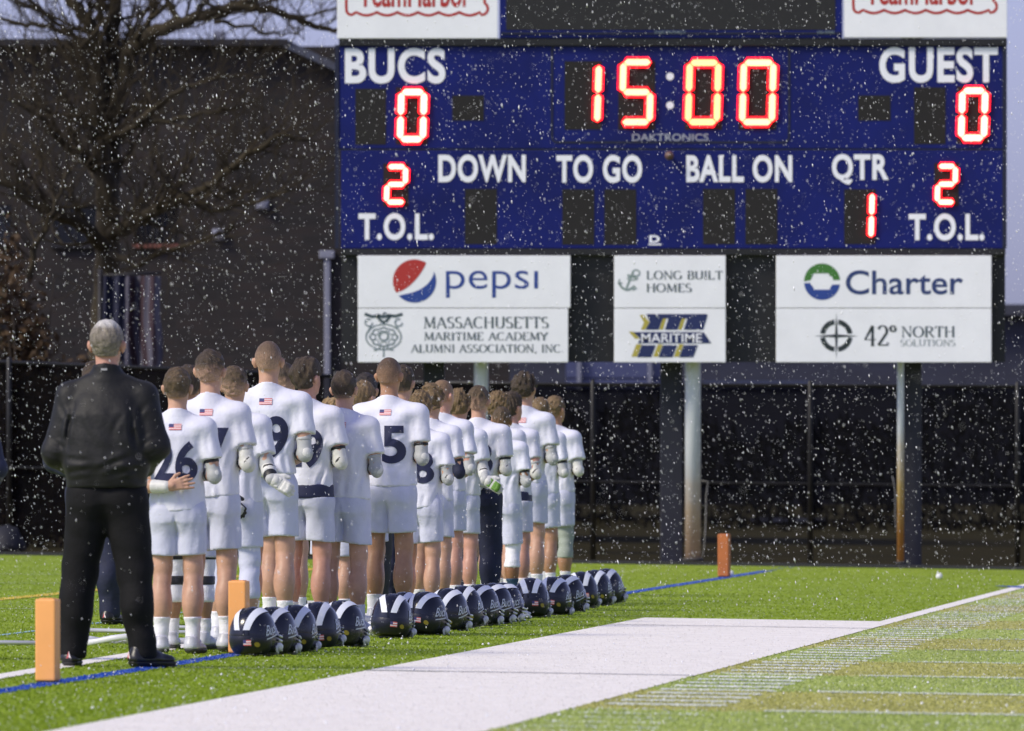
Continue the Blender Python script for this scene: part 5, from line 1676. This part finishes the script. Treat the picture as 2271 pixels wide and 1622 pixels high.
wh = (.30, .70, M_SHORTS)
TEAM = [
 # px, top, foot, yaw, label, options
 (628, 805, 1392, -20, 'player of whom a dark head shows just right of the tallest cropped player', dict(hair='fade', hc='dark', h=.0125, flag=False)),
 (808, 828, 1368, -25, 'dark haired player in charcoal leggings half hidden behind two shorter heads', dict(hair='short', hc='black', pants='char', h=.0125)),
 (889, 810, 1362, -28, 'player in navy sweatpants whose head peeks out right of the tall number 5', dict(hair='short', hc='dark', pants='navy', h=.0125)),
 (735, 880, 1386, -25, 'short blond curly player low behind the player with the dark waistband', dict(hair='curly', hc='blond', pad='white', h=.0115, shem=.56, jhem=.88)),
 (1195, 882, 1321, -30, 'light brown haired player between the tall curly player and the last player', dict(hair='short', hc='light', h=.0125, skin='tan')),
 (1101, 866, 1338, -28, 'player with light brown hair partly behind the side parted dark head', dict(hair='curly', hc='light', h=.0125)),
 (1014, 862, 1352, -28, 'player with fluffy sandy hair right of the cropped blond head', dict(ra='out', glove='lime', hair='curly', hc='light', h=.0115, pad='white', skin='pink')),
 (953, 849, 1366, -26, 'player with tousled light brown hair and navy elbow pad, just behind the large 8', dict(hair='curly', hc='light', h=.0115, pad='navy', jhem=.90)),
 (414, 810, 1441, -22, 'player with black knee bands standing directly behind number 26', dict(hair='short', hc='dark', knee=(.30, .72, M_SOCK), bands=True, kneeside=None, skin='tan', sockh=.20, shem=.60, pad='white')),
 (516, 812, 1427, -20, 'player in white three quarter leggings holding a black glove at his side', dict(hair='fade', hc='brown', knee=(.29, .72, M_SHORTS), ra='out', la='hip', gloveL='black', num='27', shem=.64, pad='grey')),
 (390, 815, 1450, -16, 'number 26 with his bare left hand spread behind his back', dict(num='26', hair='short', hc='brown', bare='L', la='back_low', h=.009, pad='white', jhem=.915, shem=.63, stance=.10, sockh=.235)),
 (463, 775, 1446, -22, 'tall player with cropped fading hair standing right behind number 26', dict(num='37', hair='fade', hc='dark', pad='white', h=.0095, shem=.61, sockh=.215, la='side')),
 (592, 757, 1407, -18, 'tallest close cropped player with a large 9 on his back', dict(num='59', hair='buzz', hc='brown', la='back', h=.0095, jhem=.975, shem=.595, sh=.205, pad='white')),
 (677, 790, 1405, -24, 'dark wavy haired player with navy waistband showing under his jersey', dict(num='29', hair='long', hc='dark', band=True, jhem=.95, shem=.60, skin='pink', hy=-.45, pad='white', la='side')),
 (760, 822, 1405, -24, 'dark haired player with a plain unnumbered white back', dict(hair='short', hc='dark', jhem=.93, shem=.62, pad='white', la='side', sockh=.20)),
 (803, 845, 1381, -26, 'sandy haired player whose head overlaps the dark head behind it', dict(hair='short', hc='light', hy=-.4, pad='white')),
 (860, 793, 1386, -24, 'tall cropped player with a large 5 on his back', dict(num='15', hair='buzz', hc='dark', jhem=.945, shem=.63, pad='white', la='side', sh=.205, skin='tan')),
 (929, 866, 1376, -26, 'sandy haired player with a large 8 low on his back', dict(num='18', hair='curly', hc='light', jhem=.90, shem=.62, pad='grey', la='side')),
 (978, 843, 1357, -26, 'player with cropped blond hair and bare neck', dict(hair='buzz', hc='light', pad='grey', la='side', hy=-.4, skin='pink')),
 (1058, 855, 1351, -24, 'cropped haired player in full length black trousers', dict(num='13', hair='fade', hc='brown', pants='black', la='back_low', jhem=.945, pad='white', sh=.20)),
 (1160, 822, 1331, -24, 'tall player with tousled dark curly hair near the line end', dict(num='32', hair='curly', hc='dark', pad='white', la='side', hy=-.2)),
 (1131, 868, 1336, -26, 'player with dark side parted hair and a navy waistband', dict(hair='long', hc='dark', band=True, pad='white', hy=-.5, la='side', skin='pink')),
 (1110, 903, 1341, -26, 'shortest player with cropped brown hair and blue socks', dict(hair='fade', hc='brown', knee=(.34, .72, M_SOCK), sock=M_TURQ, sockh=.24, skin='brown', la='side', pad='white', jhem=.87, shem=.56)),
 (1228, 878, 1318, -30, 'last player in line with sage green knee sleeves', dict(num='1', hair='short', hc='light', knee=(.33, .72, M_SLEEVEGREY), skin='tan', pad='white', ra='heart', la='heart', hy=-.3)),
]
for i, (px, tp, ft_, yw, lb, op) in enumerate(TEAM):
    if op.get('ra') is None: op['ra'] = 'heart' if i % 3 else 'heart_low'
    P_(20 + i, px + 4, tp, ft_, yw + 9, lb, **op)

# ------------------------------------------------------------------ helmets
M_SHELL = mat('navy_gloss_shell', (0.004, 0.005, 0.015), 0.22, spec=0.5, coat=0.15, var=.1, bump=.04, bscale=40)
M_STRIPE = mat('white_helmet_stripe', (0.72, 0.75, 0.84), 0.35)
M_CHROME = mat('silver_cage', (0.70, 0.70, 0.71), 0.3, metal=0.4)
M_CHIN = mat('silver_chin_guard', (0.68, 0.68, 0.68), 0.3)
M_DECALW = mat('silver_decal', (0.62, 0.65, 0.72), 0.35)
def build_helmet(loc, rz):
    t = empty('lacrosse_helmet', (0, 0, 0))
    Hf = Field((-.16, -.20, -.01), (.16, .22, .27), .0062)
    Hf.add(ell((0, -.008, .125), (.118, .148, .118)), 0)
    Hf.add(ell((0, -.03, .075), (.116, .122, .10)), .03)
    Hf.add(rc((-.06, .105, .125), .026, (.06, .105, .125), .026), .03)          # brim
    Hf.add(ell((0, .115, .12), (.075, .06, .022)), .02)
    for s in (-1, 1): Hf.add(ell((s * .098, .05, .075), (.024, .06, .06)), .02)  # cheek plates
    def fc(X, Y, Z): return np.minimum(Y - .062, .105 - Z) + 0 * X
    X, Y, Z = Hf.grid()
    inner = ell((0, -.008, .115), (.098, .128, .098))[0](X, Y, Z)
    Hf.F = np.maximum(Hf.F, -inner)
    Hf.F = np.maximum(Hf.F, np.minimum(np.minimum(Y - .055, .108 - Z), .085 - np.abs(X)))
    Hf.F = np.maximum(Hf.F, .012 - Z + 0 * X)
    # vents
    for s in (-1, 1):
        for yy in (-.02, -.075):
            v = ell((s * .03, yy, .238), (.010, .020, .02))[0](X, Y, Z); Hf.F = np.maximum(Hf.F, -v)
    v, q = Hf.mesh(1)
    sh = mesh_np('shell', v, q, M_SHELL, t)
    bv = bvh_of(v, q)
    # lower rear shell band
    Bn = Field((-.16, -.20, 0), (.16, .10, .13), .0068)
    Bn.add(ell((0, -.028, .080), (.121, .131, .105)), 0)
    X, Y, Z = Bn.grid()
    Bn.F = np.maximum(Bn.F, np.maximum(np.maximum(Z - .112, .006 - Z), Y - .01) + 0 * X)
    v2, q2 = Bn.mesh(1)
    rb = mesh_np('rear_panel', v2, q2, mat('navy_matt_panel', (0.006, 0.007, 0.018), .35, bump=.1), t)
    bv2 = bvh_of(v2, q2)
    # two crown stripes, converging to the rear
    for s in (-1, 1):
        poly = []
        N = 16
        for k in range(N):
            y0 = -.155 + .25 * k / N; y1 = -.155 + .25 * (k + 1) / N
            c0 = s * (.027 + .034 * math.sin(math.pi * min(1, (k / N) * .8))); c1 = s * (.027 + .034 * math.sin(math.pi * min(1, ((k + 1) / N) * .8)))
            poly.append([(c0 - .0175, y0), (c0 + .0175, y0), (c1 + .0175, y1), (c1 - .0175, y1)])
        def td(a, b):
            # rays from outside towards the shell centre, fanned front to rear
            th = (b + .155) / .25 * 2.2 + .03
            d = Vector((0, -math.cos(th), math.sin(th)))
            o = Vector((a, -.008, .118)) + d * .4
            return o, -d
        project('crown_stripe', poly, bv, 0, M_STRIPE, t, off=.0035, step=.02, to3d=td)
    # lettering on the right side, emblem decals at the rear
    V, T = text_arrays('Bucs', 0.008, 0.35)
    u, w_ = fit(V, -.052, .052, -.025, .025)
    sl = lambda a, b: (a, b + a * .22)
    project('lettering', [[sl(u[i], w_[i]) for i in tt] for tt in T] + [[sl(-.045, -.044), sl(.06, -.040), sl(.06, -.034), sl(-.045, -.038)]], bv, 0, M_DECALW, t, off=.003, step=.02,
            to3d=lambda a, b: (Vector((.4, -.028 + a, .130 + b)), Vector((-1, 0, 0))))
    u2, w2 = fit(V, -.052, .052, -.025, .025)
    project('lettering', [[sl(u2[i], w2[i]) for i in tt] for tt in T] + [[sl(-.045, -.044), sl(.06, -.040), sl(.06, -.034), sl(-.045, -.038)]], bv, 0, M_DECALW, t, off=.003, step=.02,
            to3d=lambda a, b: (Vector((-.4, -.028 - a, .130 + b)), Vector((1, 0, 0))))
    pl, fm = [], []
    for r_ in range(5):
        x0 = .012; z0 = .046 + .0055 * r_
        if r_ >= 2: pl.append([(x0, z0), (x0 + .016, z0), (x0 + .016, z0 + .0055), (x0, z0 + .0055)]); fm.append(2); x0 += .016
        pl.append([(x0, z0), (.052, z0), (.052, z0 + .0055), (x0, z0 + .0055)]); fm.append(r_ % 2)
    project('flag_decal', pl, bv2, -.5, None, rb, off=.003, step=.02, mats=[M_RED, M_FWHITE, M_FBLUE], fm=fm)
    project('round_decal', [[(.078 + .012 * math.cos(k * .628), .052 + .012 * math.sin(k * .628)) for k in range(10)]], bv2, -.5, mat('gold_decal', (.35, .26, .03), .5), rb, off=.003, step=.02)
    # face cage
    bm = bmesh.new()
    for z, ext in ((.100, .150), (.078, .166), (.055, .170), (.032, .162)):
        tube(bm, [(-.132, .050, z), (-.118, .112, z - .004), (-.045, ext - .006, z - .006), (0, ext + .004, z - .006), (.045, ext - .006, z - .006), (.118, .112, z - .004), (.132, .050, z)], .0062, 6)
    for x in (-.045, -.015, .015, .045):
        tube(bm, [(x, .142, .122), (x, .158 - abs(x) * .2, .080), (x, .168 - abs(x) * .25, .040), (x * .9, .150, .012)], .0038, 6)
    bm_obj('face_cage', bm, M_CHROME, t, True)
    Cg = Field((-.17, .02, -.01), (.17, .22, .09), .0062)
    Cg.add(rc((-.128, .060, .045), .022, (-.04, .140, .018), .017), 0); Cg.add(rc((-.04, .140, .018), .017, (.04, .140, .018), .017), .01); Cg.add(rc((.04, .140, .018), .017, (.128, .060, .045), .022), .01)
    v3, q3 = Cg.mesh(1); mesh_np('chin_guard', v3, q3, M_CHIN, t)
    bm = bmesh.new()
    tube(bm, [(-.112, .055, .06), (-.135, .01, .030), (-.125, .05, .010), (-.06, .12, .007), (0, .135, .007), (.06, .12, .007), (.125, .05, .010), (.135, .01, .030), (.112, .055, .06)], .0065, 6, flat=.5)
    bm_obj('chin_strap', bm, mat('white_strap', (.6, .6, .58), .6), t, True)
    return t
HEL = [ # px of the middle, py of the base, yaw, scale, label
 (562, 1456, -34, 1.0, 'navy helmet nearest the camera, in front of the second orange pylon'),
 (605, 1452, -40, .98, 'navy helmet mostly hidden behind the nearest helmet'),
 (650, 1446, -28, .98, 'third helmet from the second pylon, stripes facing the camera'),
 (708, 1440, -32, 1.0, 'fourth helmet from the second pylon, tilted crown stripes'),
 (757, 1435, -26, 1.0, 'fifth helmet from the second pylon, last before the wide gap in the row'),
 (866, 1416, -28, 1.0, 'helmet just right of the wide gap, beside white shoes'),
 (898, 1408, -30, .98, 'helmet behind the one turned sideways, only its stripes showing'),
 (938, 1409, -62, 1.0, 'helmet turned sideways showing its silver face cage and lettering'),
 (990, 1399, -36, 1.0, 'helmet directly right of the sideways one'),
 (1029, 1392, -18, 1.0, 'helmet with broad V shaped stripes, two right of the sideways one'),
 (1062, 1388, -38, 1.0, 'helmet three right of the sideways one'),
 (1090, 1384, -44, 1.0, 'second last helmet before the small gap, by the black trousers'),
 (1112, 1380, -48, .98, 'last helmet before the small gap, by the black trousers'),
 (1178, 1370, -20, 1.02, 'first helmet right of the small gap, seen straight from behind'),
 (1222, 1364, -36, 1.0, 'second helmet right of the small gap'),
 (1256, 1358, -36, 1.0, 'third helmet right of the small gap'),
 (1291, 1349, -28, 1.0, 'third last helmet of the row'),
 (1320, 1344, -30, 1.0, 'second last helmet of the row'),
 (1347, 1340, -36, 1.0, 'last helmet of the row, beside open turf and the blue line'),
]
hp = build_helmet(None, 0)
for i, (px, py, yw, s, lb) in enumerate(HEL):
    t = hp if i == 0 else copy_tree(hp)
    t.location = G(px, py) + Vector((0, 0, .004)); s *= 1.07; t.scale = (s, s * .95, s * 1.09)
    t.rotation_euler = (R(-6 if i % 3 else -2), R(.8), R(yw))
    hr = random.Random(i * 7 + 3)
    t.rotation_euler.z += R(17 + hr.uniform(-15, 15)); t.rotation_euler.x += R(hr.uniform(-7, 5)); t.rotation_euler.y += R(hr.uniform(-5, 5))
    tag(t, lb, 'helmet', 'helmets set on the turf in front of the players')

# ------------------------------------------------------------------ sticks and gloves lying behind the line
M_SHAFT = mat('silver_shaft', (0.50, 0.51, 0.55), .3, metal=.3)
M_HEADP = mat('white_stick_head', (0.70, 0.71, 0.74), .4)
def build_stick():
    t = empty('lacrosse_stick', (0, 0, 0))
    bm = bmesh.new(); tube(bm, [(0, 0, .016), (-.5, 0, .016), (-1.0, 0, .016)], .0135, 8); bm_obj('shaft', bm, M_SHAFT, t)
    bm = bmesh.new(); tube(bm, [(-.99, 0, .016), (-1.03, 0, .016)], .019, 8); bm_obj('end_cap', bm, M_BLK, t)
    bm = bmesh.new()
    tube(bm, [(-.03, 0, .017), (.05, -.02, .03), (.14, -.06, .05), (.22, -.075, .06), (.28, -.05, .06), (.30, 0, .06), (.28, .05, .06), (.22, .075, .06), (.14, .06, .05), (.05, .02, .03), (-.03, 0, .017)], .011, 8, flat=1.6)
    hd = bm_obj('head', bm, M_HEADP, t, True)
    bm = bmesh.new()
    for k in range(9):
        x = .06 + .027 * k; w_ = .02 + .055 * math.sin(min(1, k / 6) * 1.5)
        tube(bm, [(x, -w_, .05), (x + .01, 0, .022), (x, w_, .05)], .004, 4)
    for k in range(-2, 3):
        tube(bm, [(.06, k * .008, .035), (.16, k * .022, .022), (.28, k * .02, .05)], .004, 4)
    bm_obj('mesh_pocket', bm, M_FWHITE if False else mat('white_netting', (.66, .66, .70), .8), hd, True)
    return t
sp = build_stick()
ST = [(196, 1436, 4, 'white headed stick lying between the legs of the man in black'),
      (470, 1432, 30, 'stick lying behind the shoes of number 26'),
      (500, 1412, -20, 'stick lying left of the second orange pylon'),
      (655, 1402, 15, 'stick lying behind the tallest player'),
      (700, 1380, 160, 'stick lying behind the player with navy waistband'),
      (800, 1398, 20, 'stick lying beside white shoes in the wide helmet gap'),
      (215, 1430, 170, 'stick with a tangled head left of the man in black')]
for i, (px, py, yw, lb) in enumerate(ST):
    t = sp if i == 0 else copy_tree(sp)
    t.location = G(px, py) + Vector((0, 0, .006)); t.rotation_euler = (0, R(K * 57), R(yw))
    tag(t, lb, 'stick', 'lacrosse sticks lying on the turf')

def build_glove():
    t = empty('lacrosse_glove', (0, 0, 0))
    Fg = Field((-.14, -.12, 0), (.24, .12, .14), .0062)
    Fg.add(rc((-.10, 0, .055), .055, (-.01, 0, .05), .042), 0)
    for p in hand_prims((0, 0, .05), (1, 0, 0), (0, 0, 1), spread=.3, curl=.8, thumb=1, fat=1.6): Fg.add(p, .006)
    v, q = Fg.mesh(1); mesh_np('shell', v, q, M_PAD, t)
    Fr = Field((-.14, -.12, 0), (.24, .12, .14), .0062)
    for b_ in (-.028, -.009, .009, .028):
        for a_ in (.04, .075, .11, .14): Fr.add(rc((a_, b_, .064 - max(0, a_ - .09) * .3), .013, (a_ + .018, b_, .064 - max(0, a_ - .09) * .3), .013), 0)
    v, q = Fr.mesh(1); mesh_np('knuckle_roll', v, q, M_SHOE, t)
    Fc = Field((-.16, -.1, -.02), (.02, .1, .14), .0065); Fc.add(rc((-.085, 0, .055), .058, (-.07, 0, .055), .057), 0)
    v, q = Fc.mesh(1); mesh_np('cuff_band', v, q, M_BLK, t)
    return t
gp_ = build_glove()
GL = [(478, 1404, 20, 'white glove on the turf behind the feet of the player with cropped hair'), (496, 1398, -40, 'white glove lying just left of the second orange pylon'),
      (690, 1362, 10, 'white glove between the legs of the player with navy waistband'), (648, 1385, 70, 'white glove behind the tallest player'),
      (792, 1392, 30, 'white glove beside the shoes in the wide helmet gap'), (1136, 1378, 50, 'white glove in the small gap of the helmet row')]
for i, (px, py, yw, lb) in enumerate(GL):
    t = gp_ if i == 0 else copy_tree(gp_)
    t.location = G(px, py) + Vector((0, 0, .004)); t.rotation_euler = (0, 0, R(yw))
    tag(t, lb, 'glove', 'gloves lying on the turf')

# ------------------------------------------------------------------ sleet falling through the floodlight
rs = np.random.RandomState(21)
NR = 62000
d = np.where(rs.rand(NR) < .03, rs.uniform(26, 52, NR), 52 + (124 - 52) * rs.uniform(0, 1, NR) ** .85)
px = rs.uniform(-700, 2970, NR); py = rs.uniform(-600, 1620, NR)
X = (px - CX) * d / F; Z = CAMH + (HZ - py) * d / F
ok = Z > -K * X + .03
X, Y, Z = X[ok], d[ok], Z[ok]; n = len(X)
wd_ = (.0009 + np.minimum(rs.exponential(.00085, n), .0030)) * (d[ok] / 85.0) * (1 + .5 * (rs.rand(n) < .07)); ln = wd_ * rs.uniform(1.6, 4.4, n)
sl = rs.normal(-.16, .12, n)
V = np.empty((n, 6, 3))
c = np.stack([X, Y, Z], 1)
ax = np.stack([sl, rs.normal(0, .08, n), np.ones(n)], 1)
V[:, 0] = c - ax * ln[:, None]; V[:, 1] = c + ax * ln[:, None] * .8
V[:, 2] = c + np.stack([wd_, 0 * wd_, 0 * wd_], 1); V[:, 4] = c - np.stack([wd_, 0 * wd_, 0 * wd_], 1)
V[:, 3] = c + np.stack([0 * wd_, wd_, 0 * wd_], 1); V[:, 5] = c - np.stack([0 * wd_, wd_, 0 * wd_], 1)
tri = np.array([(1, 2, 3), (1, 3, 4), (1, 4, 5), (1, 5, 2), (0, 3, 2), (0, 4, 3), (0, 5, 4), (0, 2, 5)])
Q = (np.arange(n)[:, None, None] * 6 + tri[None]).reshape(-1, 3)
M_RAIN = mat('wet_sleet', (0.95, 0.95, 0.97), 0.25, spec=0.8)
o = mesh_np('rain', V.reshape(-1, 3), Q, M_RAIN)
tag(o, 'white sleet and rain falling across the whole scene', 'rain', kind='stuff')
# drops splashing on the turf
NS = 5200
dd = 1.0 / rs.uniform(1 / 122.0, 1 / 47.0, NS); xx = (rs.uniform(-300, 2600, NS) - CX) * dd / F
r = rs.uniform(.0015, .0042, NS) * (1 + 1.1 * (rs.rand(NS) < .05))
V = np.empty((NS, 6, 3)); c = np.stack([xx, dd, -K * xx + r + rs.uniform(.004, .022, NS)], 1)
for k, v in enumerate(((0, 0, -1), (0, 0, 1), (1, 0, 0), (0, 1, 0), (-1, 0, 0), (0, -1, 0))): V[:, k] = c + np.array(v) * r[:, None]
Q = (np.arange(NS)[:, None, None] * 6 + tri[None]).reshape(-1, 3)
o = mesh_np('splashes', V.reshape(-1, 3), Q, M_RAIN)
tag(o, 'white splashes and wet beads lying on the turf', 'splash', kind='stuff')
